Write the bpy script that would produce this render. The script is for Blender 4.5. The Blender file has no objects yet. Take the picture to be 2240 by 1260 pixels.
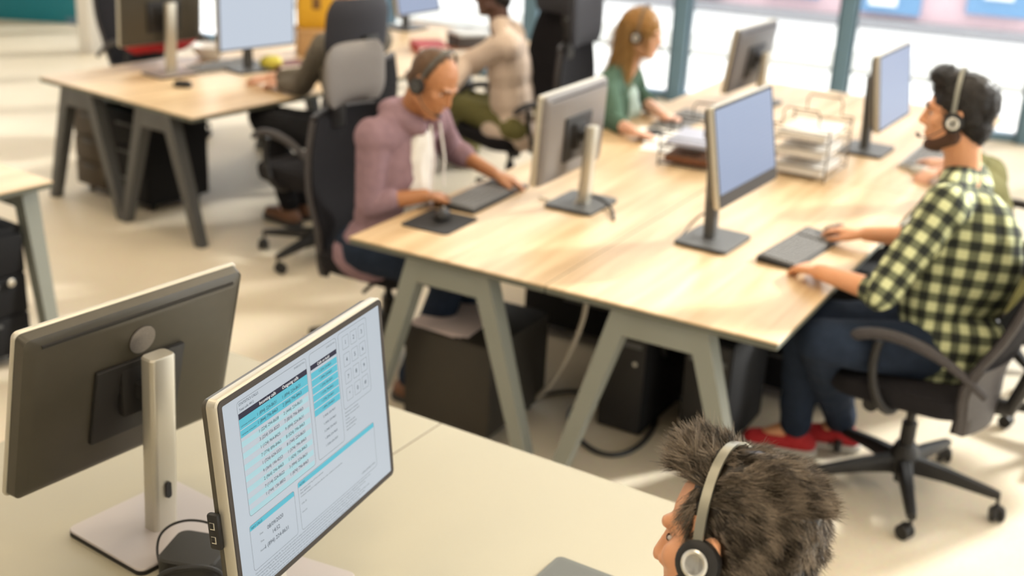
import bpy, bmesh, math, random
import numpy as np
from mathutils import Vector, Matrix, noise
random.seed(7); np.random.seed(7)
C = bpy.context.scene.collection
SC = bpy.context.scene
V = Vector
# ------------------------------------------------------------------ camera
CAM_H, FPX = 2.15, 2750.0
CAM_R = Matrix(((0.998485955, -0.0550072458, 0.0), (0.0196724347, 0.357092042, -0.933862018), (0.0513691776, 0.932448109, 0.357633515)))
cam_d = bpy.data.cameras.new('camera'); cam = bpy.data.objects.new('camera', cam_d); C.objects.link(cam)
cam.matrix_world = Matrix.Translation((0, 0, CAM_H)) @ CAM_R.to_4x4()
cam_d.sensor_width = 36; cam_d.sensor_fit = 'HORIZONTAL'; cam_d.lens = FPX / 2240 * 36
cam_d.clip_start = 0.05; cam_d.clip_end = 200
cam_d.dof.use_dof = True; cam_d.dof.focus_distance = 1.95; cam_d.dof.aperture_fstop = cam_d.lens / 16.0
SC.camera = cam
# ------------------------------------------------------------------ world, sun, lamps, exposure
W = bpy.data.worlds.new('sky'); SC.world = W; W.use_nodes = True
bg = W.node_tree.nodes['Background']; bg.inputs[0].default_value = (1.0, 0.985, 0.96, 1); bg.inputs[1].default_value = 3.6
sun_d = bpy.data.lights.new('sun', 'SUN'); sun = bpy.data.objects.new('sun', sun_d); C.objects.link(sun)
sun_d.energy = 8; sun_d.angle = math.radians(5); sun_d.color = (1.0, 0.97, 0.93)
SUN_AZ = V((0.88, 0.47, 0)).normalized(); SUN_EL = math.radians(28)
sun.rotation_euler = (-(SUN_AZ * math.cos(SUN_EL) + V((0, 0, math.sin(SUN_EL))))).to_track_quat('-Z', 'Y').to_euler()
CEIL = 5.4
def ceiling_lamp(x, y, p):
    d = bpy.data.lights.new('ceiling_lamp', 'AREA'); o = bpy.data.objects.new('ceiling_lamp', d); C.objects.link(o)
    d.shape = 'RECTANGLE'; d.size = 1.6; d.size_y = 1.6; d.energy = p; d.color = (1.0, 0.83, 0.60); o.location = (x, y, CEIL - 0.06)
for x in (-3.2, 0.3, 3.6):
    for y in (0.4, 3.6, 6.8):
        ceiling_lamp(x, y, 44)
SC.view_settings.view_transform = 'Standard'; SC.view_settings.look = 'None'
SC.view_settings.exposure = 0.12; SC.view_settings.gamma = 1.0; SC.view_settings.use_curve_mapping = False

def at(px, py, z=0.73):
    """point of the place seen at photo pixel (px, py), at height z"""
    d = CAM_R @ V((px - 1120, 630 - py, -FPX)); t = (z - CAM_H) / d.z
    return V((0, 0, CAM_H)) + d * t

# ------------------------------------------------------------------ materials
MATS = {}
def mat(name, col, rough=0.5, metal=0.0, spec=0.5, emit=None, es=0.0, noise_amt=0.0, noise_scale=8.0, bump=0.0, bump_scale=200.0, sheen=0.0):
    if name in MATS: return MATS[name]
    m = bpy.data.materials.new(name); m.use_nodes = True; nt = m.node_tree; b = nt.nodes['Principled BSDF']
    b.inputs['Base Color'].default_value = (*col, 1); b.inputs['Roughness'].default_value = rough
    b.inputs['Metallic'].default_value = metal; b.inputs['Specular IOR Level'].default_value = spec
    if sheen: b.inputs['Sheen Weight'].default_value = sheen
    if emit: b.inputs['Emission Color'].default_value = (*emit, 1); b.inputs['Emission Strength'].default_value = es
    tc = nt.nodes.new('ShaderNodeTexCoord')
    if noise_amt:
        n = nt.nodes.new('ShaderNodeTexNoise'); n.inputs['Scale'].default_value = noise_scale; n.inputs['Detail'].default_value = 4
        nt.links.new(tc.outputs['Object'], n.inputs['Vector'])
        mx = nt.nodes.new('ShaderNodeMix'); mx.data_type = 'RGBA'
        mx.inputs['A'].default_value = (*[c * (1 - noise_amt) for c in col], 1); mx.inputs['B'].default_value = (*[min(1, c * (1 + noise_amt)) for c in col], 1)
        nt.links.new(n.outputs['Fac'], mx.inputs['Factor']); nt.links.new(mx.outputs['Result'], b.inputs['Base Color'])
    if bump:
        n2 = nt.nodes.new('ShaderNodeTexNoise'); n2.inputs['Scale'].default_value = bump_scale; n2.inputs['Detail'].default_value = 3
        nt.links.new(tc.outputs['Object'], n2.inputs['Vector'])
        bp = nt.nodes.new('ShaderNodeBump'); bp.inputs['Strength'].default_value = bump; bp.inputs['Distance'].default_value = 0.01
        nt.links.new(n2.outputs['Fac'], bp.inputs['Height']); nt.links.new(bp.outputs['Normal'], b.inputs['Normal'])
    MATS[name] = m; return m
def wood_mat():
    m = bpy.data.materials.new('oak_laminate'); m.use_nodes = True; nt = m.node_tree; b = nt.nodes['Principled BSDF']; N = nt.nodes.new; L = nt.links.new
    tc = N('ShaderNodeTexCoord'); mp = N('ShaderNodeMapping'); mp.inputs['Scale'].default_value = (9, 0.8, 9); L(tc.outputs['Object'], mp.inputs['Vector'])
    n1 = N('ShaderNodeTexNoise'); n1.inputs['Scale'].default_value = 1.6; n1.inputs['Detail'].default_value = 8; n1.inputs['Distortion'].default_value = 0.6; L(mp.outputs[0], n1.inputs['Vector'])
    r = N('ShaderNodeValToRGB'); e = r.color_ramp.elements
    e[0].position = 0.3; e[0].color = (0.45, 0.30, 0.155, 1); e[1].position = 0.7; e[1].color = (0.70, 0.535, 0.34, 1)
    L(n1.outputs['Fac'], r.inputs['Fac']); L(r.outputs['Color'], b.inputs['Base Color']); b.inputs['Roughness'].default_value = 0.38
    return m
WOOD = wood_mat()
BLACKP = mat('black_plastic', (0.016, 0.015, 0.015), 0.45, spec=.35)
DARKP = mat('monitor_back_plastic', (0.050, 0.043, 0.030), 0.38, noise_amt=0.12, noise_scale=30)
SILVER = mat('silver_plastic', (0.52, 0.49, 0.42), 0.36, 0.55)
BASEG = mat('grey_base', (0.42, 0.38, 0.37), 0.4, 0.2)
BEZEL = mat('bezel', (0.04, 0.034, 0.031), 0.6, spec=.2, noise_amt=0.15, noise_scale=300)
FRAMEG = mat('frame_grey', (0.21, 0.22, 0.195), 0.5)
FRAMED = mat('frame_dark', (0.075, 0.075, 0.075), 0.5)
EDGE = mat('desk_edge', (0.10, 0.105, 0.085), 0.55)
CREAM = mat('cream_laminate', (0.345, 0.315, 0.232), 0.38, noise_amt=0.02, noise_scale=3)
CREAME = mat('cream_edge', (0.55, 0.47, 0.36), 0.5)
FABRIC = mat('black_fabric', (0.014, 0.013, 0.015), 0.9, spec=.15, noise_amt=0.3, noise_scale=90, bump=0.25, bump_scale=500)
MESHG = mat('grey_headrest_fabric', (0.17, 0.155, 0.145), 0.85, noise_amt=0.15, noise_scale=120, bump=0.2, bump_scale=500)
DGREY = mat('dark_headrest_fabric', (0.035, 0.035, 0.042), 0.85, spec=.2, noise_amt=0.15, noise_scale=120)
SHELL = mat('chair_shell', (0.05, 0.045, 0.047), 0.55, spec=.3, noise_amt=0.2, noise_scale=60)
CHROME = mat('polished_metal', (0.7, 0.7, 0.68), 0.25, 0.9)
PAPER = mat('white_paper', (0.82, 0.80, 0.77), 0.7)
RUBBER = mat('black_cable', (0.012, 0.012, 0.012), 0.5)
GREYC = mat('grey_cable', (0.42, 0.38, 0.32), 0.5)

# ------------------------------------------------------------------ mesh helpers
TMP = bpy.data.scenes.new('workbench')
def evaluated(o):
    TMP.collection.objects.link(o); vl = TMP.view_layers[0]; vl.update(); dg = vl.depsgraph; dg.update()
    me = bpy.data.meshes.new_from_object(o.evaluated_get(dg)); TMP.collection.objects.unlink(o); return me
class MB:
    def __init__(s): s.v = []; s.f = []
    def add(s, vs, fs, M=None):
        o = len(s.v)
        s.v += [tuple(M @ V(p)) if M is not None else tuple(p) for p in vs]; s.f += [tuple(i + o for i in f) for f in fs]; return s
    def box(s, c, d, M=None, bev=0.0, seg=2):
        bm = bmesh.new(); bmesh.ops.create_cube(bm, size=1)
        bmesh.ops.scale(bm, vec=d, verts=bm.verts)
        if bev: bmesh.ops.bevel(bm, geom=list(bm.edges), offset=bev, segments=seg, profile=0.5, affect='EDGES', clamp_overlap=True)
        bmesh.ops.translate(bm, vec=c, verts=bm.verts); bm.verts.index_update()
        s.add([v.co.copy() for v in bm.verts], [[v.index for v in f.verts] for f in bm.faces], M); bm.free(); return s
    def loft(s, rings, M=None, cap=True, closed=False):
        n = len(rings[0]); vs = [p for r in rings for p in r]; fs = []
        m = len(rings)
        for i in range(m if closed else m - 1):
            a, b = i * n, ((i + 1) % m) * n
            for j in range(n): k = (j + 1) % n; fs.append((a + j, a + k, b + k, b + j))
        if cap and not closed: fs.append(tuple(range(n))[::-1]); fs.append(tuple(range((m - 1) * n, m * n)))
        return s.add(vs, fs, M)
    def tube(s, pts, r, n=10, M=None, closed=False):
        pts = [V(p) for p in pts]; rs = r if isinstance(r, (list, tuple)) else [r] * len(pts); rings = []; up = None
        for i, p in enumerate(pts):
            a = pts[i - 1] if i > 0 else (pts[-1] if closed else p); b = pts[(i + 1) % len(pts)] if (i < len(pts) - 1 or closed) else p
            t = (b - a).normalized()
            if up is None: up = t.orthogonal().normalized()
            up = (up - t * up.dot(t)); up = up.normalized() if up.length > 1e-6 else t.orthogonal().normalized()
            w = t.cross(up)
            rings.append([p + (up * math.cos(q) + w * math.sin(q)) * rs[i] for q in [2 * math.pi * k / n for k in range(n)]])
        return s.loft(rings, M, cap=True, closed=closed)
    def cyl(s, p0, p1, r0, r1=None, n=20, M=None): return s.tube([p0, p1], [r0, r0 if r1 is None else r1], n, M)
    def lathe(s, prof, n=24, M=None):
        return s.loft([[(r * math.cos(2 * math.pi * k / n), r * math.sin(2 * math.pi * k / n), z) for k in range(n)] for r, z in prof], M)
    def slab(s, poly, z0, z1, ch=0.0, M=None):
        if not ch: return s.loft([[(x, y, z0) for x, y in poly], [(x, y, z1) for x, y in poly]], M)
        cx = sum(p[0] for p in poly) / len(poly); cy = sum(p[1] for p in poly) / len(poly)
        def sh(k): 
            out = []
            for x, y in poly:
                d = math.hypot(x - cx, y - cy); out.append((cx + (x - cx) * (d - k) / d, cy + (y - cy) * (d - k) / d))
            return out
        i = sh(ch); return s.loft([[(x, y, z0) for x, y in i], [(x, y, z0 + ch) for x, y in poly], [(x, y, z1 - ch) for x, y in poly], [(x, y, z1) for x, y in i]], M)
    def build(s, name, m, parent=None, smooth=35, loc=None):
        me = bpy.data.meshes.new(name); me.from_pydata(s.v, [], s.f); me.update()
        bm = bmesh.new(); bm.from_mesh(me); bmesh.ops.recalc_face_normals(bm, faces=bm.faces); bm.to_mesh(me); bm.free()
        return link(name, me, m, parent, smooth, loc)
def link(name, me, m, parent=None, smooth=35, loc=None):
    if smooth:
        me.polygons.foreach_set('use_smooth', [True] * len(me.polygons)); me.set_sharp_from_angle(angle=math.radians(smooth))
    me.materials.append(m); o = bpy.data.objects.new(name, me); C.objects.link(o)
    if parent: o.parent = parent
    if loc is not None: o.location = loc
    return o
def rrect(w, h, r, n=5, cx=0, cy=0):
    out = []
    for sx, sy, a0 in ((1, 1, 0), (-1, 1, 90), (-1, -1, 180), (1, -1, 270)):
        for k in range(n + 1):
            a = math.radians(a0 + 90 * k / n); out.append((cx + sx * (w / 2 - r) + r * math.cos(a), cy + sy * (h / 2 - r) + r * math.sin(a)))
    return out
def thing(name, label, cat, loc=(0, 0, 0), rz=0.0, group=None):
    o = bpy.data.objects.new(name, None); C.objects.link(o); o.empty_display_size = 0.1
    o.location = loc; o.rotation_euler = (0, 0, rz); return tag(o, label, cat, group)
def tag(o, label, cat, group=None):
    o['label'] = label; o['category'] = cat
    if group: o['group'] = group
    return o
def struct(o): o['kind'] = 'structure'; return o
def copy_tree(o, parent=None):
    c = o.copy(); C.objects.link(c); c.parent = parent
    for ch in list(o.children): copy_tree(ch, c)
    return c
def bez(p0, p1, p2, p3, n=16):
    p0, p1, p2, p3 = map(V, (p0, p1, p2, p3))
    return [p0 * (1 - t) ** 3 + p1 * 3 * t * (1 - t) ** 2 + p2 * 3 * t * t * (1 - t) + p3 * t ** 3 for t in [k / n for k in range(n + 1)]]
def yaw_of(F): return math.atan2(-F[0], F[1])

# ------------------------------------------------------------------ the room
FAC_D = V((0.945, -0.327, 0)); FAC_0 = V((1.24, 10.1, 0))          # line of the window wall
def fac(t, z=0.0): return FAC_0 + FAC_D * t + V((0, 0, z))
FLOORM = bpy.data.materials.new('floor_screed'); FLOORM.use_nodes = True
def floor_nodes():
    nt = FLOORM.node_tree; b = nt.nodes['Principled BSDF']; N = nt.nodes.new; L = nt.links.new
    tc = N('ShaderNodeTexCoord'); n = N('ShaderNodeTexNoise'); n.inputs['Scale'].default_value = 0.9; n.inputs['Detail'].default_value = 5; L(tc.outputs['Object'], n.inputs['Vector'])
    n2 = N('ShaderNodeTexNoise'); n2.inputs['Scale'].default_value = 70; n2.inputs['Detail'].default_value = 3; L(tc.outputs['Object'], n2.inputs['Vector'])
    r = N('ShaderNodeValToRGB'); r.color_ramp.elements[0].position = 0.3; r.color_ramp.elements[0].color = (0.66, 0.57, 0.43, 1); r.color_ramp.elements[1].position = 0.7; r.color_ramp.elements[1].color = (0.78, 0.70, 0.565, 1)
    L(n.outputs['Fac'], r.inputs['Fac'])
    mx = N('ShaderNodeMix'); mx.data_type = 'RGBA'; mx.blend_type = 'MULTIPLY'; mx.inputs['Factor'].default_value = 0.25; L(r.outputs['Color'], mx.inputs['A']); L(n2.outputs['Color'], mx.inputs['B']); L(mx.outputs['Result'], b.inputs['Base Color'])
    b.inputs['Roughness'].default_value = 0.55
floor_nodes()
XL, XR, YF = -9.0, 7.2, -3.2
def fy(x): return FAC_0.y + (x - FAC_0.x) * FAC_D.y / FAC_D.x
fl = MB().loft([[(XL, YF, -0.2), (XR, YF, -0.2), (XR, fy(XR) + .12, -0.2), (XL, fy(XL) + .12, -0.2)], [(XL, YF, 0), (XR, YF, 0), (XR, fy(XR) + .12, 0), (XL, fy(XL) + .12, 0)]]).build('floor', FLOORM, smooth=0); struct(fl)
WALLM = mat('wall_paint', (0.72, 0.70, 0.66), 0.9)
struct(MB().loft([[(XL, YF, CEIL), (XR, YF, CEIL), (XR, fy(XR), CEIL), (XL, fy(XL), CEIL)], [(XL, YF, CEIL + .2), (XR, YF, CEIL + .2), (XR, fy(XR), CEIL + .2), (XL, fy(XL), CEIL + .2)]]).build('ceiling', WALLM, smooth=0))
struct(MB().box((XL - .1, (YF + fy(XL)) / 2, CEIL / 2), (.2, fy(XL) - YF, CEIL)).build('wall_left', WALLM, smooth=0))
struct(MB().box(((XL + XR) / 2, YF - .1, CEIL / 2), (XR - XL, .2, CEIL)).build('wall_front', WALLM, smooth=0))
MULL = mat('window_frame_paint', (0.12, 0.21, 0.29), 0.4, 0.2)
MULLD = mat('window_gasket', (0.02, 0.05, 0.07), 0.5)
GLASS = bpy.data.materials.new('window_glass'); GLASS.use_nodes = True
def glass_nodes():
    nt = GLASS.node_tree; N = nt.nodes.new; L = nt.links.new; nt.nodes.remove(nt.nodes['Principled BSDF'])
    t = N('ShaderNodeBsdfTransparent'); t.inputs[0].default_value = (0.97, 0.985, 0.98, 1); g = N('ShaderNodeBsdfGlossy'); g.inputs['Roughness'].default_value = 0.02
    f = N('ShaderNodeFresnel'); f.inputs['IOR'].default_value = 1.3; m = N('ShaderNodeMixShader'); L(f.outputs[0], m.inputs[0]); L(t.outputs[0], m.inputs[1]); L(g.outputs[0], m.inputs[2]); L(m.outputs[0], nt.nodes['Material Output'].inputs[0])
glass_nodes()
wn = [0]
def window_bay(p0, p1, d):
    """one bay of full-height glazing between p0 and p1 (floor points); its frame post stands at p0"""
    wn[0] += 1; root = bpy.data.objects.new('window_%d' % wn[0], None); C.objects.link(root); struct(root)
    D = (p1 - p0); L = D.length; D.normalize(); rz = math.atan2(D.y, D.x); root.location = p0; root.rotation_euler = (0, 0, rz)
    MB().box((0, 0, CEIL / 2), (.11, .19, CEIL), bev=.006).build('post', MULL, root)
    MB().box((-.063, -.02, CEIL / 2), (.016, .13, CEIL)).box((.063, .02, CEIL / 2), (.012, .1, CEIL)).build('gasket', MULLD, root)
    MB().box((L / 2, 0, CEIL - .1), (L, .12, .2)).box((L / 2, 0, .03), (L, .1, .06)).build('rail', MULL, root)
    MB().box((L / 2, .01, CEIL / 2), (L - .12, .012, CEIL - .25)).build('pane', GLASS, root, smooth=0)
ts = [-10.6, -9.2, -7.8, -6.4, -5.25, -3.9, -2.6, -1.25, 0.0, 1.27, 2.66, 4.0, 5.2, 6.3]
for a, b in zip(ts[:-1], ts[1:]): window_bay(fac(a), fac(b), FAC_D)
ys = [fy(XR), 6.2, 4.4, 2.6, 0.8, -1.0, YF]
for a, b in zip(ys[:-1], ys[1:]): window_bay(V((XR, a, 0)), V((XR, b, 0)), None)

# ------------------------------------------------------------------ outside the glass
PAVE = mat('pale_paving', (0.80, 0.80, 0.80), 0.9, noise_amt=0.06, noise_scale=0.6)
struct(MB().box((5, 40, -.35), (160, 110, .2)).build('ground', PAVE, smooth=0))
k0, k1 = at(1880, 100, 0), at(2240, 140, 0); kd = (k1 - k0).normalized()
kb = MB().box((0, 0, -.12), (60, .5, .2), M=Matrix.Translation((k0 + k1) / 2) @ Matrix.Rotation(math.atan2(kd.y, kd.x), 4, 'Z')).build('kerb', PAVE, smooth=0); struct(kb)
b0, b1 = at(1890, 50, -.2), at(2200, 82, -.2); bd = (b1 - b0).normalized()
def far_building():
    r = thing('building', 'pale pink building with blue glass shopfront windows, beyond the glazing and the bright paving', 'building', b0, math.atan2(bd.y, bd.x))
    PINK = mat('pink_render', (0.62, 0.46, 0.51), 0.85); BLU = mat('shop_glass', (0.14, 0.28, 0.48), 0.3); PALE = mat('pale_band', (.85, .86, .88), .8)
    m = MB().box((0, 3, 1.8), (24, 6, 4.0)); m.build('wall', PINK, r, smooth=0)
    for i in range(-9, 10):
        w = MB().box((i * 1.25 + .3, -.02, 1.15 + .1 * (i % 2)), (.72, .14, 2.0), bev=.01).build('shop_window', BLU, r, smooth=0)
        MB().box((i * 1.25 + .3 + .1 * ((i * 7) % 3 - 1), -.1, .55 + .2 * (i % 3)), (.34, .04, .6)).build('poster', PALE, w, smooth=0)
    MB().box((0, -.06, 2.75), (24, .2, .3)).build('fascia', PALE, r, smooth=0)
    MB().box((0, -.05, .02), (24, .14, .12)).build('plinth', mat('grey_plinth', (.3, .3, .33), .8), r, smooth=0)
far_building()
def teal_hoarding():
    p0, p1 = at(-60, 38, 0), at(187, 53, 0); d = (p1 - p0); L = d.length
    r = thing('teal_panel', 'long teal board standing low against the glazing, beyond the bright floor', 'panel', p0 + d / 2, math.atan2(d.y, d.x))
    MB().box((0, 0, .55), (L, .05, 1.1), bev=.01).build('board', mat('teal_paint', (0.0, 0.16, 0.21), 0.5, noise_amt=.15, noise_scale=2), r)
    for k in (-1, 0, 1): MB().box((k * L * .45, .06, .5), (.05, .06, 1.0)).build('post', MULL, r)
teal_hoarding()

cl = at(203, 112, 0)
struct(MB().box((0, 0, CEIL / 2), (.13, .2, CEIL), M=Matrix.Translation(cl) @ Matrix.Rotation(math.atan2(FAC_D.y, FAC_D.x), 4, 'Z'), bev=.01).build('column', WALLM))
# ------------------------------------------------------------------ desks
def desk(name, label, p_end, p_side, vdir, width, length, top, edge, frame, inset=.19, th=.026, panels=2, zt=.73, group=None, nv=2, leg=True, ka=.205, kb=.47):
    """two-sided bench desk: local x runs along the end edge, local y into the length"""
    u = (p_side - p_end); u.z = 0; u.normalize(); rz = math.atan2(u.y, u.x)
    r = thing(name, label, 'desk', (p_end.x, p_end.y, 0), rz, group)
    pw, pl = width / panels, length / nv
    for i in range(panels):
        for j in range(nv):
            g = .002
            t = MB().box((pw * (i + .5), pl * (j + .5), zt - .0035), (pw - g, pl - g, .007), bev=.0015, seg=1).build('desktop', top, r)
            MB().box((pw * (i + .5), pl * (j + .5), zt - th / 2 - .0037), (pw - g - .002, pl - g - .002, th - .007), bev=.002, seg=1).build('desktop_edge', edge, t)
    if panels == 2: MB().box((pw, length / 2, zt - .0045), (.006, length - .004, .0085)).build('seam_strip', mat('seam_filler', (.13, .11, .07), .7), r, smooth=0)
    if leg:
        for y in (inset, length * .5, length - inset):
            for i in range(panels):
                c = pw * (i + .5); m = MB(); zt2 = zt - th
                a, b, lw, dp = pw * ka, pw * kb, .058, .07
                for s in (-1, 1):
                    m.loft([[(c + s * b - s * lw * .9, y - dp * .36, 0), (c + s * b, y - dp * .36, 0), (c + s * b, y + dp * .36, 0), (c + s * b - s * lw * .9, y + dp * .36, 0)],
                            [(c + s * a - s * lw * 1.15, y - dp / 2, zt2), (c + s * a, y - dp / 2, zt2), (c + s * a, y + dp / 2, zt2), (c + s * a - s * lw * 1.15, y + dp / 2, zt2)]])
                m.box((c, y, zt2 - .045), (2 * a - .04, dp * .96, .09), bev=.003)
                m.build('leg_frame', frame, r)
        for i in range(panels):
            MB().box((pw * (i + .5), length / 2, zt - th - .035), (.05, length - 2 * inset, .05)).build('beam', frame, r)
    return r
B0, B1 = at(762, 518), at(1703, 752)
bench = desk('office_desk', 'long oak-topped double desk on grey trestle legs in the middle of the room', B0, B1, None, (B1 - B0).length, 3.75, WOOD, EDGE, FRAMEG, inset=.06, nv=2)
BU = (B1 - B0).normalized(); BV = V((-BU.y, BU.x, 0))
FZ = .67
F0, F1 = at(85, 168, FZ), at(400, 262, FZ)
flb = desk('office_desk', 'oak-topped double desk on dark trestle legs beyond the white desk, near the windows', F0, F1, None, (F1 - F0).length, 3.1, WOOD, EDGE, FRAMED, inset=.04, zt=FZ, ka=.21, kb=.52)
flb.rotation_euler.z += math.radians(2.5)
FU = V((math.cos(flb.rotation_euler.z), math.sin(flb.rotation_euler.z), 0)); FV = V((-FU.y, FU.x, 0))
W0, W1 = at(860, 885), at(1450, 1085); WU = (W1 - W0).normalized(); WV = V((-WU.y, WU.x, 0))
seam = at(966, 925); WL = seam - WU * .75
wd = desk('office_desk', 'cream-white double desk in front, under the two silver-edged monitors', V((WL.x, WL.y, 0)) - WV * 2.3, V((WL.x, WL.y, 0)) - WV * 2.3 + WU, None, 1.5, 2.3, CREAM, CREAME, FRAMEG, nv=1)
S1, S0, S2 = at(117, 396), at(0, 357), at(0, 433)
SU = (S1 - S0).normalized(); SV = V((-SU.y, SU.x, 0))
sd = desk('office_desk', 'oak-topped desk with a slanting grey leg, cut off at the left edge', V((S1.x, S1.y, 0)) - SU * .8 - SV * 1.6, V((S1.x, S1.y, 0)) - SV * 1.6, None, .8, 1.6, WOOD, EDGE, FRAMEG, inset=.05, panels=1, nv=1, ka=.39, kb=.525)

# ------------------------------------------------------------------ monitors
SCREEN_N = [0]
def screen_mat(kind):
    key = 'screen_' + kind
    if key in MATS: return MATS[key]
    m = bpy.data.materials.new(key); m.use_nodes = True; nt = m.node_tree; b = nt.nodes['Principled BSDF']; N = nt.nodes.new; L = nt.links.new
    b.inputs['Base Color'].default_value = (.02, .02, .025, 1); b.inputs['Roughness'].default_value = .35; b.inputs['Specular IOR Level'].default_value = .25
    cols = dict(page=((.62, .71, .80), (.62, .71, .80)), table=((.47, .56, .80), (.40, .52, .74)), plain=((.50, .60, .82), (.46, .56, .80)), bright=((.84, .92, 1.05), (.78, .90, 1.05)))[kind]
    tc = N('ShaderNodeTexCoord'); w = N('ShaderNodeTexWave'); w.bands_direction = 'Z'; w.inputs['Scale'].default_value = 22; w.inputs['Distortion'].default_value = .4
    L(tc.outputs['Object'], w.inputs['Vector']); mx = N('ShaderNodeMix'); mx.data_type = 'RGBA'; mx.inputs['A'].default_value = (*cols[0], 1); mx.inputs['B'].default_value = (*cols[1], 1)
    L(w.outputs['Fac'], mx.inputs['Factor']); L(mx.outputs['Result'], b.inputs['Emission Color']); b.inputs['Emission Strength'].default_value = .60
    MATS[key] = m; return m
def monitor(label, c, yaw, tilt, w, h, kind='table', group=None, zt=.73, logo=False, hub=False, bar=0.0, th=.045, pole_w=.052, slot=False, base=(.25, .2), pole=SILVER, basem=BASEG, housing=SILVER, top_over=.03, back_off=.105, rim=.021, cover=None):
    """c: centre of the screen face. local -Y is the way the screen looks"""
    B = V((-math.sin(yaw), math.cos(yaw), 0)); X = V((math.cos(yaw), math.sin(yaw), 0))
    pb = V((c[0], c[1], 0)) + B * back_off
    r = thing('computer_monitor', label, 'monitor', (pb.x, pb.y, zt), yaw, group)
    M = Matrix.Translation((0, -back_off, c[2] - zt)) @ Matrix.Rotation(-tilt, 4, 'X')
    def XZ(poly, y): return [(x, y, z) for x, z in poly]
    o = rrect(w, h, .012); i = rrect(w - .026, h - .026 - bar, .003, cy=bar / 2); o2 = rrect(w - .004, h - .004, .012); ob = rrect(w - .03, h - .03, .014)
    MB().loft([XZ(o2, 0), XZ(o, .003), XZ(o, rim - .003), XZ(o2, rim)], M).build('housing', housing, r)
    n = len(o); vs = XZ(rrect(w - .006, h - .006, .011), -.0012) + XZ(i, -.0012) + XZ(i, .004) + XZ(rrect(w - .006, h - .006, .011), .004); fs = []
    for k in range(n):
        q = (k + 1) % n; fs += [(k, q, n + q, n + k), (n + k, n + q, 2 * n + q, 2 * n + k), (3 * n + k, 3 * n + q, q, k)]
    MB().add(vs, fs, M).build('bezel', BEZEL, r)
    MB().box((0, .0005, bar / 2), (w - .024, .002, h - .024 - bar), M).build('screen', screen_mat(kind), r, smooth=0)
    bk = MB().loft([XZ(rrect(w - .006, h - .006, .012), rim - .002), XZ(rrect(w - .012, h - .012, .014), th - .012), XZ(rrect(w - .05, h - .05, .02), th)], M).build('back_cover', cover or DARKP, r)
    MB().box((0, th - .006, h / 2 - .022), (w * .86, .012, .006), M).build('vent_slot', BLACKP, bk, smooth=0)
    MB().box((0, th + .004, -h * .05), (.21, .012, .17), M, bev=.004).build('mount_recess_shade', BLACKP, bk)  # raised black plate, soft shadow of the mount recess put into its colour
    if logo:
        m = MB(); rr = .03
        m.lathe([(rr, 0), (rr, .002)], 28, M @ Matrix.Translation((0, th + .001, h * .285)) @ Matrix.Rotation(-math.pi / 2, 4, 'X'))
        m.build('round_badge', mat('badge', (.22, .2, .19), .35, .6, noise_amt=.3, noise_scale=400), bk)
    # stand
    zc = c[2] - zt; ph = max(.08, zc + top_over)
    base_poly = rrect(base[0], base[1], .018)
    MB().slab([(x, y - .02) for x, y in base_poly], 0.0, .008, .0).build('base_rim', BLACKP, r)
    bp = MB().slab([(x, y - .02) for x, y in rrect(base[0], base[1], .018)], .008, .014, .002).build('base_plate', basem, r)
    lean = .05
    P = lambda z: lean * z
    sec = rrect(pole_w, .042, .012, 4)
    MB().loft([[(x, y + P(z) - .01, z) for x, y in sec] for z in (.012, ph * .5, ph - .004)] + [[(x * .9, y * .9 + P(ph) - .01, ph) for x, y in sec]]).build('stand_pole', pole, r)
    if slot: MB().loft([[(x, .0125 + P(z), z) for x, z in rrect(.013, .036, .006, 4, 0, .105)], [(x, .0172 + P(.1), z) for x, z in rrect(.013, .036, .006, 4, 0, .105)]]).build('cable_slot', BLACKP, r)
    MB().box((0, -.03 - (back_off - th) * .25, zc - .01), (.045, back_off - th + .03, .035), bev=.006).box((0, -back_off + th + .012, zc - .01), (.1, .02, .1), bev=.004).build('neck', BLACKP, r)
    if hub:
        hb = MB().box((-w / 2 - .004, .028, -.040), (.012, .022, .064), M, bev=.004).build('usb_hub', BLACKP, r)
        for z in (-.028, -.053):
            MB().box((-w / 2 - .0101, .028, z), (.002, .009, .013), M).build('usb_port', CHROME, hb, smooth=0)
            MB().box((-w / 2 - .0106, .0288, z + .0006), (.002, .0062, .0096), M).build('usb_slot', BLACKP, hb, smooth=0)
    for k in range(4):
        pass
    return r, M, X, B
R_ = math.radians
SKYB = mat('sky_paled_back_plastic', (.17, .155, .15), .3); GREYB = mat('grey_back_plastic', (.085, .08, .085), .35)  # first cover: reflected sky put into its base colour
m_front, MF, _, _ = monitor('silver-edged monitor showing a table of phone calls on its screen, on the cream desk', (-.330, 1.968, 1.084), R_(67.55), R_(5.7), .52, .374, 'page', hub=True)
monitor('silver-edged monitor seen from its dark back with a round badge, on the cream desk', (-.768, 2.270, 1.054), R_(-125.3), R_(13.2), .52, .374, 'table', logo=True, slot=True, pole_w=.06, top_over=.075, base=(.27, .235), rim=.012)
monitor('monitor seen from its sky-paled back, in front of the man in the mauve hoodie', (.173, 4.689, 1.013), R_(-118.7), R_(2.1), .52, .345, 'plain', basem=FRAMED, cover=SKYB)
monitor('monitor with a pale blue screen in front of the man in the checked shirt', (.782, 4.244, 1.100), R_(58.7), R_(10.6), .52, .345, 'table', bar=.035, basem=FRAMED, pole=FRAMED)
monitor('monitor with a blank blue screen nearest the windows on the middle oak desk', (1.695, 5.716, 1.047), R_(59.7), R_(8), .52, .345, 'plain', pole=FRAMED, basem=FRAMED)
monitor('monitor seen from its grey back, facing the blonde woman in front of the windows', (1.179, 6.70, .98), R_(-122.2), R_(6.3), .52, .345, 'plain', basem=FRAMED, cover=GREYB)
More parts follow.
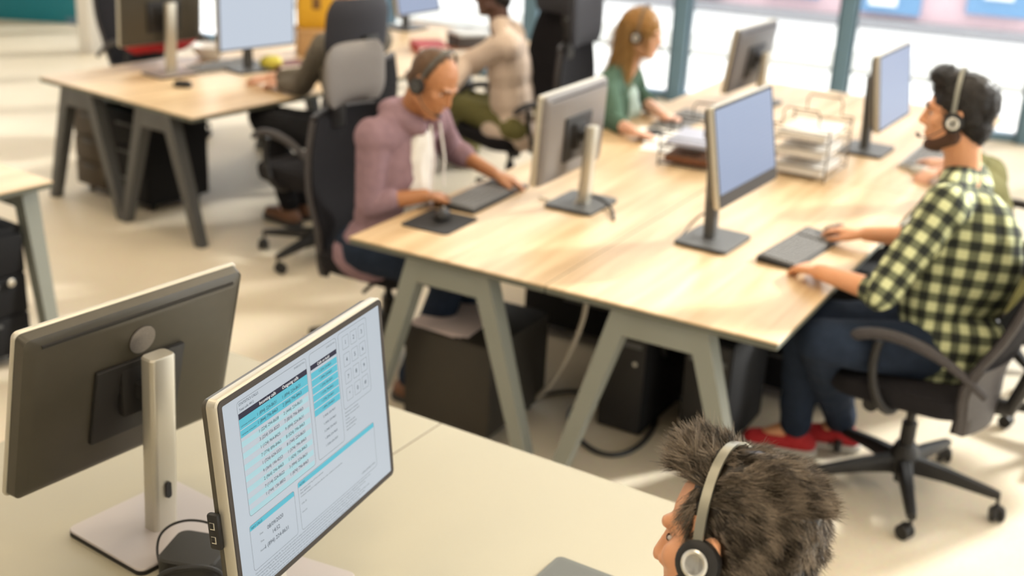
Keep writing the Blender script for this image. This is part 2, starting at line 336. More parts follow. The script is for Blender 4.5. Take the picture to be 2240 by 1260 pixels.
monitor('bright pale monitor screen on the oak desk beside the tall silver stand', (-1.50, 7.05, .975), R_(47.4), R_(0), .52, .345, 'bright', pole=FRAMED, basem=FRAMED, zt=FZ)
monitor('plain blue-grey monitor screen at the far end of the windowside oak desk', (-.76, 8.745, .93), R_(55.8), R_(12), .46, .30, 'plain', pole=FRAMED, basem=FRAMED, zt=FZ)
_pb = at(377, 163, FZ)
_yaw = R_(-130); _B = V((-math.sin(_yaw), math.cos(_yaw), 0)); _pb = _pb - _B * .105
monitor('dark-backed monitor on a tall silver stand on the windowside oak desk', (_pb.x, _pb.y, 1.0), _yaw, R_(3), .52, .345, 'plain', top_over=.06, pole_w=.06, zt=FZ)

# writing on the front monitor's screen
INK = mat('screen_ink', (.02, .025, .035), .4); CYAN = mat('screen_cyan', (.02, .1, .12), .4, emit=(.13, .52, .68), es=.62); PCYAN = mat('screen_pale_cyan', (.1, .15, .16), .4, emit=(.42, .68, .78), es=.58)
NAVY = mat('screen_header', (.015, .015, .03), .4, emit=(.02, .02, .04), es=.3); GREYI = mat('screen_grey_ink', (.1, .11, .13), .4); WHT = mat('screen_white_text', (.3, .3, .3), .4, emit=(.8, .85, .9), es=.7)
def text_mesh(items, M, y):
    """items: (string, x, z, size, align); returns one mesh builder lying on the screen face"""
    mb = MB(); dg = None
    for s, x, z, sz, al in items:
        cu = bpy.data.curves.new('t', 'FONT'); cu.body = s; cu.size = sz; cu.align_x = al; cu.resolution_u = 2
        o = bpy.data.objects.new('t', cu); me = evaluated(o)
        mb.add([(x + v.co.x, y, z + v.co.y) for v in me.vertices], [tuple(p.vertices) for p in me.polygons], M)
        bpy.data.objects.remove(o); bpy.data.curves.remove(cu); bpy.data.meshes.remove(me)
    return mb
def rects(lst, M, y):
    mb = MB()
    for x0, z0, x1, z1 in lst: mb.add([(x0, y, z0), (x1, y, z0), (x1, y, z1), (x0, y, z1)], [(0, 1, 2, 3)], M)
    return mb
def outline(x0, z0, x1, z1, t=.0006, r=.006):
    a = rrect(x1 - x0, z1 - z0, r, 4, (x0 + x1) / 2, (z0 + z1) / 2); b = rrect(x1 - x0 - 2 * t, z1 - z0 - 2 * t, r - t, 4, (x0 + x1) / 2, (z0 + z1) / 2)
    return a, b
scr = [o for o in m_front.children if o.name.startswith('screen')][0]
def flat(mb, name, m):
    m.node_tree.nodes['Principled BSDF'].inputs['Specular IOR Level'].default_value = .04
    return mb.build(name, m, scr, smooth=0)
cy_, pc_, nv_ = [], [], []
nv_.append((-.2085, .1345, -.0085, .1445)); nv_.append((.0035, .1355, .0895, .1445))
cy_ += [(-.2085, .1165, -.009, .1345), (-.2085, .1025, -.009, .1150)]
for k in range(13): 
    z = .096 - k * .0103
    if k % 2 == 0: pc_.append((-.2085, z - .0100, -.012, z))
for k in range(6): cy_.append((.0035, .0520 + k * .0142 - .0045, .0885, .0520 + k * .0142 + .0075))
cy_ += [(-.2140, -.0630, -.0830, -.0540), (-.0690, -.0555, .1950, -.0465)]
flat(rects(cy_, MF, -.0007), 'cyan_bars', CYAN); flat(rects(pc_, MF, -.0007), 'pale_bars', PCYAN); flat(rects(nv_, MF, -.0007), 'header_bars', NAVY)
om = MB()
for x0, z0, x1, z1 in [(-.2100, -.0380, -.0080, .1650), (.0020, -.0370, .0910, .1660), (.0980, .0200, .1980, .1680), (-.2150, -.1370, -.0820, -.0530), (-.0700, -.1380, .1960, -.0450)]:
    a, b = outline(x0, z0, x1, z1); n = len(a)
    om.add([(x, -.0008, z) for x, z in a + b], [(k, (k + 1) % n, n + (k + 1) % n, n + k) for k in range(n)], MF)
for i in range(3):
    for j in range(4):
        x, z = .122 + i * .0285, .1455 - j * .0335; a, b = outline(x - .011, z - .0125, x + .011, z + .0125, .0005, .002); n = len(a)
        om.add([(q, -.0008, w) for q, w in a + b], [(k, (k + 1) % n, n + (k + 1) % n, n + k) for k in range(n)], MF)
flat(om, 'box_outlines', GREYI)
inc = ['1 (894) 224-8631', '1 (844) 796-8463', '1 (224) 294-8658', '3 (254) 556-8223', '1 (124) 964-8425', '7 (774) 896-8463', '1 (724) 624-5531', '9 (364) 196-4253', '2 (964) 296-8463', '7 (114) 224-8622', '1 (744) 136-8852']
out_ = ['1 (894) 224-8631', '2 (844) 796-8463', '2 (444) 224-8631', '7 (854) 796-8463', '9 (894) 224-8631', '8 (524) 796-8463', '8 (744) 224-8631', '1 (574) 796-8463', '1 (424) 796-8463', '3 (994) 224-8631', '1 (874) 796-8463']
hold = ['1 (224) 224-8631', '1 (844) 224-8631', '1 (224) 556-8231', '1 (124) 794-8462', '1 (724) 224-8651', '1 (894) 224-8631', '2 (424) 224-9651', '1 (454) 224-9651', '3 (344) 224-9652', '1 (894) 224-9653', '1 (724) 624-5531']
T = [('STATISTICS CALLS', -.205, .1570, .0066, 'LEFT'), ('Total calls: 4412', -.205, .1480, .0060, 'LEFT'), ('Call Number & Disposition', -.206, .1205, .0037, 'LEFT'), ('Call Number & Disposition', -.206, .1060, .0037, 'LEFT'), ('INFO CALLS', -.2105, -.0612, .0058, 'LEFT'), ('NOTES', -.0650, -.0540, .0056, 'LEFT')]
for k in range(11):
    z = .1200 - k * .0143 + (.001 if k < 2 else 0)
    T += [(inc[k], -.1030, z, .0083, 'RIGHT'), (out_[k], -.0300, z, .0083, 'RIGHT')]
    T += [(hold[k], .0700, .1230 - k * .0142 - (.002 if k > 5 else 0), .0060, 'RIGHT')]
T += [('08/09/2020', -.1440, -.0830, .0105, 'CENTER'), ('14:52', -.1440, -.0975, .0105, 'CENTER'), ('1 (894) 224-8631', -.1440, -.1130, .0105, 'CENTER')]
for i, ch in enumerate(['1', '2', '3', '4', '5', '6', '7', '8', '9', '*', '0', '#']): T.append((ch, .122 + (i % 3) * .0285, .1415 - (i // 3) * .0335, .0115, 'CENTER'))
flat(text_mesh(T, MF, -.0009), 'screen_text', INK)
flat(text_mesh([('Incoming calls', -.1520, .1368, .0086, 'LEFT'), ('Outgoing calls', -.0850, .1368, .0086, 'LEFT'), ('Calls on hold', .0250, .1375, .0075, 'LEFT')], MF, -.0010), 'header_text', WHT)
G = [('Date', -.190, -.082, .005, 'LEFT'), ('Time', -.190, -.0965, .005, 'LEFT'), ('Number', -.193, -.112, .005, 'LEFT'), ('09/08/2020 Mon', -.012, .1570, .0050, 'RIGHT'), ('09/08/2020 Mon', .0875, .1570, .0045, 'RIGHT'), ('Caller ID', -.064, -.0900, .0045, 'LEFT'), ('Line info', -.064, -.0940 - .012, .0045, 'LEFT'), ('Description: incoming call from customer', -.064, -.0640, .0045, 'LEFT'), ('Date: 08/09/2020', -.064, -.0700, .0045, 'LEFT'), ('Customer waiting for a reply about the last order, call back on the same line', -.064, -.0760, .0045, 'LEFT'), ('1 (894) 224-8631 09:41', .190, -.1300, .0055, 'RIGHT')]
lorem = 'Description of incoming and outgoing calls. The operator has to write the details of each call in the notes and close the record when the line is free.'
for k in range(6): G.append((lorem[(k * 11) % 30:] + ' ' + lorem[:70], -.213, -.1440 - k * .0056, .0043, 'LEFT'))
for k in range(6): G.append((['Information on customer', 'Number of customer 4412', 'Contact', 'Department sales', 'Last call 08/09/2020', 'Operator on line'][k], .100, .0120 - k * .0068, .0046, 'LEFT'))
flat(text_mesh([g for g in G], MF, -.0008), 'small_print', GREYI)

# ------------------------------------------------------------------ office chairs
def chair(label, loc, F, headrest=None, seat_h=.47, group='black swivel chairs', recline=12, back_top=1.06, head_z=1.27, arms=True, hw=.36, base_rot=0.0, hh=.26, drop=.06, bw=1.0):
    r = thing('office_chair', label, 'chair', (loc[0], loc[1], 0), yaw_of(F), group)
    b = MB().lathe([(.045, .10), (.05, .085), (.05, .15), (.035, .19)], 20).cyl((0, 0, .045), (0, 0, .12), .022)
    base = b.build('base_hub', BLACKP, r)
    for k in range(5):
        a = base_rot + 2 * math.pi * k / 5; Mr = Matrix.Rotation(a, 4, 'Z')
        def ring(x, w, z, h): return [(x, -w, z - h), (x, w, z - h), (x, w, z), (x, w * .6, z + h * .35), (x, -w * .6, z + h * .35), (x, -w, z)]
        lg = MB().loft([ring(.02, .026, .135, .045), ring(.15, .020, .122, .032), ring(.30, .016, .098, .02), ring(.325, .013, .093, .015)], Mr).build('base_leg', BLACKP, r)
        Mc = Mr @ Matrix.Translation((.322, 0, 0)) @ Matrix.Rotation(.7 + k * 1.1, 4, 'Z')
        c = MB().cyl((0, 0, .05), (0, 0, .09), .006, M=Mc)
        for s in (-1, 1): c.lathe([(.001, -.009), (.022, -.009), (.0265, -.005), (.0265, .005), (.022, .009), (.001, .009)], 18, Mc @ Matrix.Translation((.016, s * .014, .0265)) @ Matrix.Rotation(math.pi / 2, 4, 'X'))
        c.box((.014, 0, .045), (.034, .03, .02), Mc, bev=.006).build('caster', BLACKP, lg)
    MB().cyl((0, 0, .15), (0, 0, .27), .026).cyl((0, 0, .27), (0, 0, seat_h - .09), .016).build('gas_lift', BLACKP, r)
    MB().box((0, -.02, seat_h - .075), (.2, .28, .05), bev=.012).tube([(.08, .05, seat_h - .075), (.22, .07, seat_h - .08), (.27, .08, seat_h - .085)], .008).cyl((-.14, .1, seat_h - .085), (-.2, .1, seat_h - .085), .03, .026).build('tilt_mechanism', BLACKP, r)
    # seat cushion
    rows = []
    for z, k in ((-.055, .90), (-.045, .97), (-.02, 1.0), (0, .99), (.012, .94), (.018, .8)):
        rows.append([(x * k, y * k + .02, seat_h - .01 + z + .015 * (abs(x) / .24) ** 2 * (1 if z > -.03 else 0)) for x, y in rrect(.5, .48, .11, 7)])
    MB().loft(rows).build('seat', FABRIC, r)
    # backrest: curved padded shell
    t = math.tan(math.radians(recline)); nz, nx = 18, 14; zb, zt = seat_h - drop, back_top
    def bp(u, v, off):
        z = zb + (zt - zb) * v
        wdt = .235 * bw * (1 - .10 * (2 * v - 1) ** 2 - .22 * max(0, .25 - v) / .25 - .10 * max(0, v - .8) / .2)
        x = u * wdt; lum = .045 * math.exp(-((v - .28) / .18) ** 2)
        y = -.245 - (z - seat_h) * t + lum + .055 * u * u - off
        return (x, y, z)
    def shell(y_in, y_out, v0, v1, shrink=1.0):
        vs, fs = [], []
        for off in (y_in, y_out):
            for i in range(nz + 1):
                for j in range(nx + 1): vs.append(bp((-1 + 2 * j / nx) * shrink, v0 + (v1 - v0) * i / nz, off))
        n1 = (nz + 1) * (nx + 1); g = lambda s, i, j: s * n1 + i * (nx + 1) + j
        for i in range(nz):
            for j in range(nx): fs += [(g(0, i, j), g(0, i, j + 1), g(0, i + 1, j + 1), g(0, i + 1, j)), (g(1, i, j), g(1, i + 1, j), g(1, i + 1, j + 1), g(1, i, j + 1))]
        for i in range(nz): fs += [(g(0, i, 0), g(0, i + 1, 0), g(1, i + 1, 0), g(1, i, 0)), (g(0, i, nx), g(1, i, nx), g(1, i + 1, nx), g(0, i + 1, nx))]
        for j in range(nx): fs += [(g(0, 0, j), g(1, 0, j), g(1, 0, j + 1), g(0, 0, j + 1)), (g(0, nz, j), g(0, nz, j + 1), g(1, nz, j + 1), g(1, nz, j))]
        return MB().add(vs, fs)
    bk = shell(0, .03, 0, 1).build('backrest', FABRIC, r, smooth=60)
    shell(.028, .045, .0, .36, 1.02).build('lumbar_shell', SHELL, bk, smooth=60)
    MB().tube([bp(u, v, .02) for u, v in [(-1, .02 + .96 * k / 12) for k in range(13)]], .014).tube([bp(1, .02 + .96 * k / 12, .02) for k in range(13)], .014).tube([bp(-1 + 2 * k / 12, .99, .02) for k in range(13)], .014).build('back_frame', SHELL, bk)
    MB().tube([(0, -.1, seat_h - .08), (0, -.3, seat_h - .06), (0, -.335, seat_h + .05), (0, -.34 - t * .25, seat_h + .25)], [.03, .03, .026, .02]).build('back_stem', BLACKP, r)
    if headrest:
        vs = []; yb = -.235 - (back_top - seat_h) * t
        MB().box((0, yb - .015, (back_top + head_z - .1) / 2), (.09, .03, head_z - .1 - back_top + .16), bev=.01).build('headrest_post', BLACKP, r)
        rings = []
        for v in [k / 10 for k in range(11)]:
            z = head_z - hh / 2 + hh * v; wd_ = hw / 2 * (1 - .22 * abs(2 * v - 1) ** 4); th = .036 * (1 - .7 * abs(2 * v - 1) ** 5)
            rings.append([(wd_ * math.cos(q) * (1.0), yb - (z - back_top) * t * .8 + .045 + th * math.sin(q) + .05 * abs(math.cos(q)) ** 2 * .8, z) for q in [2 * math.pi * k / 28 for k in range(28)]])
        MB().loft(rings).build('headrest', headrest, r, smooth=60)
    if arms:
        for s in (-1, 1):
            x = s * .275
            MB().tube(bez((s * .2, .02, seat_h - .07), (x + s * .04, .03, seat_h - .09), (x + s * .01, .12, seat_h + .03), (x, .09, seat_h + .17), 10), [.015] * 11).build('arm_post', BLACKP, r)
            MB().tube(bez((x, .19, seat_h + .155), (x, .10, seat_h + .23), (x, -.08, seat_h + .205), (x * .93, -.25, seat_h + .06), 16), [.011, .016] + [.019] * 9 + [.017, .016, .015, .014, .013, .012], 12).build('armrest', SHELL, r)
    return r

# ------------------------------------------------------------------ people
def xf(F, center, pitch=0, roll=0):
    return Matrix.Translation(center) @ Matrix.Rotation(yaw_of(F), 4, 'Z') @ Matrix.Rotation(math.radians(-pitch), 4, 'X') @ Matrix.Rotation(math.radians(roll), 4, 'Y')
def p_cap(p0, p1, r0, r1, n=14):
    p0, p1 = V(p0), V(p1); t = (p1 - p0); L = max(t.length, 1e-5); t.normalize(); pts, rs = [], []
    for k in range(5): a = math.pi / 2 * (1 - k / 4); pts.append(p0 - t * r0 * math.sin(a)); rs.append(max(r0 * math.cos(a), r0 * .03))
    for k in range(5): a = math.pi / 2 * k / 4; pts.append(p1 + t * r1 * math.sin(a)); rs.append(max(r1 * math.cos(a), r1 * .03))
    mb = MB(); mb.tube(pts, rs, n); return mb
def p_ell(c, r, M=None, n=18):
    vs, fs = [], []; m = n // 2
    vs.append((0, 0, -1))
    for i in range(1, m):
        a = -math.pi / 2 + math.pi * i / m
        for j in range(n): q = 2 * math.pi * j / n; vs.append((math.cos(a) * math.cos(q), math.cos(a) * math.sin(q), math.sin(a)))
    vs.append((0, 0, 1)); k = lambda i, j: 1 + (i - 1) * n + j % n
    for j in range(n):
        fs.append((0, k(1, j + 1), k(1, j)))
        for i in range(1, m - 1): fs.append((k(i, j), k(i, j + 1), k(i + 1, j + 1), k(i + 1, j)))
        fs.append((k(m - 1, j), k(m - 1, j + 1), len(vs) - 1))
    T_ = Matrix.Translation(c) @ Matrix.Diagonal((*r, 1))
    return MB().add(vs, fs, (M @ T_) if M is not None else T_)
def blob(prims, voxel, smooth=6, wrinkle=0.0, wscale=(1, 1, 1), wfreq=10.0):
    mb = MB()
    for p in prims: mb.add(p.v, p.f)
    me = bpy.data.meshes.new('b'); me.from_pydata(mb.v, [], mb.f); me.update()
    bm = bmesh.new(); bm.from_mesh(me); bmesh.ops.recalc_face_normals(bm, faces=bm.faces); bm.to_mesh(me); bm.free()
    o = bpy.data.objects.new('b', me)
    m = o.modifiers.new('r', 'REMESH'); m.mode = 'VOXEL'; m.voxel_size = voxel; m.adaptivity = 0
    if smooth: s = o.modifiers.new('s', 'SMOOTH'); s.factor = .5; s.iterations = smooth
    out = evaluated(o)
    bpy.data.objects.remove(o); bpy.data.meshes.remove(me)
    if wrinkle:
        n = len(out.vertices); co = np.empty(n * 3); nn = np.empty(n * 3); out.vertices.foreach_get('co', co); out.vertices.foreach_get('normal', nn)
        co = co.reshape(-1, 3); nn = nn.reshape(-1, 3); q = co * np.array(wscale) * wfreq; sh = V((5, 3, 1)); d = np.empty(n)
        for i in range(n):
            k = V(q[i]); d[i] = .6 * (noise.noise(k) + .5 * noise.noise(k * 2.1)) + .6 * (1 - abs(noise.noise(k * .7 + sh)) * 2)
        out.vertices.foreach_set('co', (co + nn * (wrinkle * d)[:, None]).ravel())
        out.update()
    return out
def bone_uv(me, bones):
    """cloth coordinates along (v) and around (u) the nearest limb, for woven patterns"""
    n = len(me.vertices); co = np.empty(n * 3); me.vertices.foreach_get('co', co); co = co.reshape(-1, 3)
    best = np.full(n, 1e9); uv = np.zeros((n, 3))
    for p0, p1, r, ref in bones:
        p0, p1 = np.array(p0), np.array(p1); t = p1 - p0; L = np.linalg.norm(t); t = t / L; ref = np.array(ref) - t * np.dot(ref, t); ref /= np.linalg.norm(ref); w = np.cross(t, ref)
        d = co - p0; s = d @ t; sc = np.clip(s, 0, L); q = d - np.outer(sc, t); dist = np.linalg.norm(q, axis=1) - r
        ang = np.arctan2(q @ w, q @ ref); m = dist < best; best[m] = dist[m]; uv[m, 0] = (ang * r)[m]; uv[m, 1] = s[m]
    a = me.attributes.new('cloth_uv', 'FLOAT_VECTOR', 'POINT'); a.data.foreach_set('vector', uv.ravel())
def head_prims(M, s=1.0):
    E = lambda c, r, rm=None: p_ell(V(c) * s, tuple(q * s for q in r), M if rm is None else M)
    K = lambda a, b, r0, r1: p_cap(M @ (V(a) * s), M @ (V(b) * s), r0 * s, r1 * s)
    P = [E((0, -.014, .032), (.076, .097, .087)), E((0, .028, -.03), (.061, .062, .088)), E((0, .048, -.085), (.042, .036, .034)), E((0, .074, -.099), (.022, .018, .017)),
         K((0, .085, .012), (0, .1045, -.028), .0085, .0108), K((-.011, .091, -.033), (.011, .091, -.033), .0088, .0088),
         K((-.036, .076, .024), (-.012, .087, .021), .0105, .010), K((.036, .076, .024), (.012, .087, .021), .0105, .010),
         K((-.018, .082, -.060), (.018, .082, -.060), .0075, .0075), K((-.015, .081, -.072), (.015, .081, -.072), .0085, .0085), K((0, .088, -.060), (0, .087, -.071), .0072, .0072),
         E((-.044, .055, -.018), (.021, .022, .022)), E((.044, .055, -.018), (.021, .022, .022)), K((-.058, .0, -.06), (-.02, .062, -.094), .022, .020), K((.058, .0, -.06), (.02, .062, -.094), .022, .020)]
    for sx in (-1, 1):
        Me = M @ Matrix.Translation(V((sx * .078, -.012, -.008)) * s) @ Matrix.Rotation(sx * .35, 4, 'Z') @ Matrix.Rotation(-.15, 4, 'X')
        P += [p_ell((0, 0, 0), (.006 * s, .018 * s, .031 * s), Me), p_ell((sx * .004 * s, -.008 * s, .006 * s), (.006 * s, .011 * s, .022 * s), Me)]
    return P
def hand_prims(Wp, d, up, thumb, s=1.0, curl=28, spread=.10, grip=0):
    """wrist Wp; d: towards the fingertips; up: back of the hand; thumb: side the thumb is on"""
    d = V(d).normalized(); up = (V(up) - d * V(up).dot(d)).normalized(); th = d.cross(up); th = th if th.dot(V(thumb)) > 0 else -th
    P = []; L = [(.072, .030), (.080, .011), (.074, -.009), (.058, -.028)]
    for i, (ln, off) in enumerate(L):
        k = Wp + (d * .088 + th * off * 1.0 - up * (.004 * abs(i - 1))) * s
        P.append(p_cap(Wp + (d * .012 + th * off * .55) * s, k, .0145 * s, .0122 * s, 10))
        a = math.radians(curl * .55 + i * 3); q = k; dd = d + th * off * 2.2 * spread
        for seg, f, rr in ((0, .46, .0098), (1, .30, .0088), (2, .24, .0078)):
            v = (dd * math.cos(a) - up * math.sin(a)).normalized(); n2 = q + v * ln * f * s
            P.append(p_cap(q, n2, rr * s, (rr - .0008) * s, 10)); q = n2; a += math.radians(curl * (.9 if seg == 0 else .7))
    b0 = Wp + (d * .022 + th * .022 - up * .006) * s; b1 = b0 + (d * .035 + th * .026 - up * .010) * s; b2 = b1 + (d * .030 + th * .010 - up * .008) * s; b3 = b2 + (d * .024 + th * .001 - up * .006) * s
    P += [p_cap(b0, b1, .0155 * s, .0125 * s, 10), p_cap(b1, b2, .0112 * s, .0102 * s, 10), p_cap(b2, b3, .0100 * s, .0085 * s, 10)]
    return P
def skin_mat(name, col):
    m = mat(name, col, .48, noise_amt=.10, noise_scale=14)
    b = m.node_tree.nodes['Principled BSDF']; b.inputs['Subsurface Weight'].default_value = .12; b.inputs['Subsurface Radius'].default_value = (.9, .35, .2); b.inputs['Subsurface Scale'].default_value = .012
    return m
def torso_prims(j, g=0.0):
    """j: joints; g: how much fuller than the bare body"""
    F = j['F']; Rt = V((F.y, -F.x, 0)); pel, nk = j['pelvis'], j['neck']; s = j['s']; sm = (j['shL'] + j['shR']) / 2
    up = (sm - pel).normalized(); rt = (j['shR'] - j['shL']).normalized(); fw = up.cross(rt).normalized(); rt = fw.cross(up)
    M3 = Matrix((rt, fw, up)).transposed().to_4x4()
    def E(c, r): return p_ell((0, 0, 0), tuple(q * s + g for q in r), Matrix.Translation(c) @ M3)
    ch = pel.lerp(sm, .66) + fw * .012 * s; ab = pel.lerp(sm, .32) + fw * .01 * s
    P = [E(ch, (.158, .108, .19)), E(ab, (.142, .106, .18)), E(pel, (.162, .115, .11)), E(pel.lerp(sm, .84), (.165, .085, .09))]
    for k in ('shL', 'shR'):
        sh = j[k]; P.append(p_cap(sm.lerp(sh, .35) - up * .03 * s, sh - up * .012 * s, .072 * s + g, .056 * s + g)); P.append(p_cap(nk + up * .015 * s, sh.lerp(sm, .15) + up * .012 * s, .045 * s + g * .7, .038 * s + g * .7))
    return P
def person(label, j, skin, shirt, trousers, hair=None, shoes=None, sleeve='full', voxel=.006, curlL=28, curlR=28, loc=None, hoodie=False, wr=.006, opened=False):
    s = j['s']; F = j['F']; Rt = V((F.y, -F.x, 0)); UP = V((0, 0, 1)); HM = j['HM']
    root = thing('person', label, 'person', (j['pelvis'].x, j['pelvis'].y, 0)); O = V((-j['pelvis'].x, -j['pelvis'].y, 0))
    P = head_prims(HM, s); hb = HM @ (V((0, -.022, -.07)) * s)
    P += [p_cap(j['neck'] - UP * .02, hb, .058 * s, .053 * s)]
    P += torso_prims(j, -.016)
    for a in ('L', 'R'):
        P += [p_cap(j['sh' + a], j['el' + a], .046 * s, .038 * s), p_cap(j['el' + a], j['wr' + a], .039 * s, .026 * s)]
        d = j['hd' + a]; d = d if isinstance(d, V) else V(d)
        P += hand_prims(j['wr' + a], d, j.get('up' + a, UP), Rt * (-1 if a == 'R' else 1), s, curlL if a == 'L' else curlR)
        hip = j['pelvis'] + Rt * (.09 if a == 'R' else -.09) * s; j['hip' + a] = hip
        P += [p_cap(hip, j['kn' + a], .07 * s, .05 * s), p_cap(j['kn' + a], j['an' + a], .048 * s, .034 * s), p_cap(j['an' + a], j['toe' + a], .034 * s, .024 * s)]
    body = link('body', blob(P, voxel, 4), skin, root, 80, O)
    # clothes
    g = .014; S = torso_prims(j, g); bones = []
    pel, nk = j['pelvis'], j['neck']; bones.append((pel, nk, .15, F))
    S.append(p_ell(pel + F * .0 - UP * .035, (.185 * s, .165 * s, .115 * s)))
    for a in ('L', 'R'):
        sh, el, wr_ = j['sh' + a], j['el' + a], j['wr' + a]; S.append(p_cap(sh, el, .060 * s + .004, .054 * s)); bones.append((sh, el, .055, F))
        f = {'full': .86, 'half': .35, 'roll': .12}[sleeve]
        e2 = el.lerp(wr_, f); S.append(p_cap(el, e2, .053 * s, .047 * s if sleeve != 'full' else .040 * s)); bones.append((el, e2, .05, UP))
    if j.get('full'): S += [p_ell(pel.lerp(nk, .50) - F * .055, (.17 * s, .15 * s, .24 * s)), p_ell(pel - F * .06 + UP * .02, (.17, .13, .13))]
    if hoodie:
        for k in range(9):
            a = math.radians(35 + 290 * k / 8); q = math.radians(35 + 290 * (k + 1) / 8)
            f = lambda t: nk + V((0, 0, .012)) + (F * math.cos(t) * .085 + Rt * math.sin(t) * .095) * s - V((0, 0, .05 * max(0, math.cos(t)))) 
            if k < 8: S.append(p_cap(f(a), f(q), .036, .036))
    sm = blob(S, voxel, 5, wr, (1, 1, .55), 13.0); bone_uv(sm, bones); link('shirt' if not hoodie else 'hoodie', sm, shirt, root, 80, O)
    Tm = [p_ell(pel - UP * .01, (.176 * s, .135 * s, .115 * s))]
    for a in ('L', 'R'):
        Tm += [p_cap(j['hip' + a], j['kn' + a], .092 * s, .068 * s), p_cap(j['kn' + a], j['an' + a] + UP * .02, .066 * s, .054 * s)]
    link('trousers', blob(Tm, voxel * 1.3, 4, .005, (1, 1, 1), 12), trousers, root, 80, O)
    if shoes:
        for a in ('L', 'R'):
            an, toe = j['an' + a], j['toe' + a]; d = (toe - an); d.z = 0; d.normalize(); q = V((an.x, an.y, .045))
            sh = link('shoe', blob([p_cap(q - d * .04, q + d * .06, .043, .042), p_cap(q + d * .06, q + d * .15 - UP * .008, .042, .034), p_cap(q, an + UP * .02, .045, .046)], .007, 3), shoes[0], root, 80, O)
            so = MB(); Ms = Matrix.Translation((q.x, q.y, 0)) @ Matrix.Rotation(yaw_of(d), 4, 'Z')
            so.slab([(x, y + .05) for x, y in rrect(.088, .275, .042, 6)], .004, .03, .004, Ms); so.build('shoe_sole', shoes[1], sh, 60)
    # eyes and brows
    EW = mat('eye_white', (.5, .45, .41), .3); IR = mat('iris', (.06, .03, .015), .2)
    for sx in (-1, 1):
        e = MB().add(*(lambda q: (q.v, q.f))(p_ell(V((sx * .0295, .0690, .002)) * s, (.0100 * s, .0090 * s, .0050 * s), HM))).build('eye', EW, root, 80, O)
        MB().add(*(lambda q: (q.v, q.f))(p_ell(V((sx * .0295, .0775, .002)) * s, (.0052 * s, .0025 * s, .0052 * s), HM))).build('iris', IR, e, 80)
    return root, O
def hair_obj(root, O, HM, s, m, prims, n=0, length=.03, rad=.0009, flow=None, jitter=.35, voxel=.006, keep=None, brows=True, wr=.004, seg=3, dens=None, base=True):
    """prims in head coordinates; flow(p, n) gives strand direction and length factor"""
    cap = blob([p_ell(V(c) * s, tuple(q * s for q in r)) for c, r in prims], voxel, 3, wr, (1, 1, 1), 45.0)
    mb = MB(); vals = []
    if base: mb.add([v.co for v in cap.vertices], [tuple(p.vertices) for p in cap.polygons]); vals += [.0] * len(cap.vertices)
    if n:
        pol = list(cap.polygons); wts = np.array([(p.area * (dens(p.center / s) if dens else 1.0)) for p in pol]); idx = np.random.choice(len(pol), n, p=wts / wts.sum())
        for i in idx:
            p = pol[i]; vs = [cap.vertices[k].co for k in p.vertices]; a, b = random.random(), random.random()
            c = vs[0].lerp(vs[1], a).lerp(vs[-1].lerp(vs[-2], a), b); nr = p.normal.copy()
            d, lf = flow(c / s, nr); d = (d + V((random.gauss(0, jitter), random.gauss(0, jitter), random.gauss(0, jitter)))).normalized()
            L = length * lf * s * random.uniform(.6, 1.25); side = d.cross(nr); side = side.normalized() if side.length > 1e-4 else d.orthogonal().normalized(); o2 = d.cross(side)
            bend = V((random.gauss(0, .25), random.gauss(0, .25), random.gauss(0, .25))); rr = rad * s * random.uniform(.7, 1.4); val = min(1, max(0, .75 * random.random() ** 1.6 + .55 * noise.noise(c * 48) + .10)); rings = []
            for k in range(seg + 1):
                t = k / seg; q = c - nr * .0008 + d * L * t + (bend + (d - nr * nr.dot(d)) * .2) * L * t * t * .45; w = rr * (1 - .85 * t)
                rings.append([q + side * w, q - side * w * .5 + o2 * w * .87, q - side * w * .5 - o2 * w * .87])
            mb.loft(rings, cap=False); vals += [val] * (3 * (seg + 1))
    vv = [HM @ V(p) for p in mb.v]; me = bpy.data.meshes.new('hair'); me.from_pydata([tuple(p) for p in vv], [], mb.f); me.update()
    at_ = me.attributes.new('strand', 'FLOAT', 'POINT'); at_.data.foreach_set('value', vals)
    link('hair', me, m, root, 180, O); bpy.data.meshes.remove(cap)
    if brows:
        b = MB()
        for sx in (-1, 1):
            q = p_cap(V((sx * .044, .0795, .024)) * s, V((sx * .016, .0915, .026)) * s, .0045 * s, .0055 * s); b.add(q.v, q.f, HM)
        b.build('eyebrows', m, root, 80, O)
def hair_mat(name, dark, light, rough=.45):
    m = bpy.data.materials.new(name); m.use_nodes = True; nt = m.node_tree; b = nt.nodes['Principled BSDF']; N = nt.nodes.new; L = nt.links.new
    a = N('ShaderNodeAttribute'); a.attribute_name = 'strand'; r = N('ShaderNodeValToRGB'); r.color_ramp.elements[0].color = (*dark, 1); r.color_ramp.elements[1].color = (*light, 1)
    L(a.outputs['Fac'], r.inputs['Fac']); L(r.outputs['Color'], b.inputs['Base Color']); b.inputs['Roughness'].default_value = rough; b.inputs['Specular IOR Level'].default_value = .32
    return m
CAP_SHORT = [((0, -.020, .040), (.0805, .100, .086)), ((0, -.047, -.030), (.054, .052, .066)), ((-.049, -.034, .0), (.027, .040, .045)), ((.049, -.034, .0), (.027, .040, .045))]
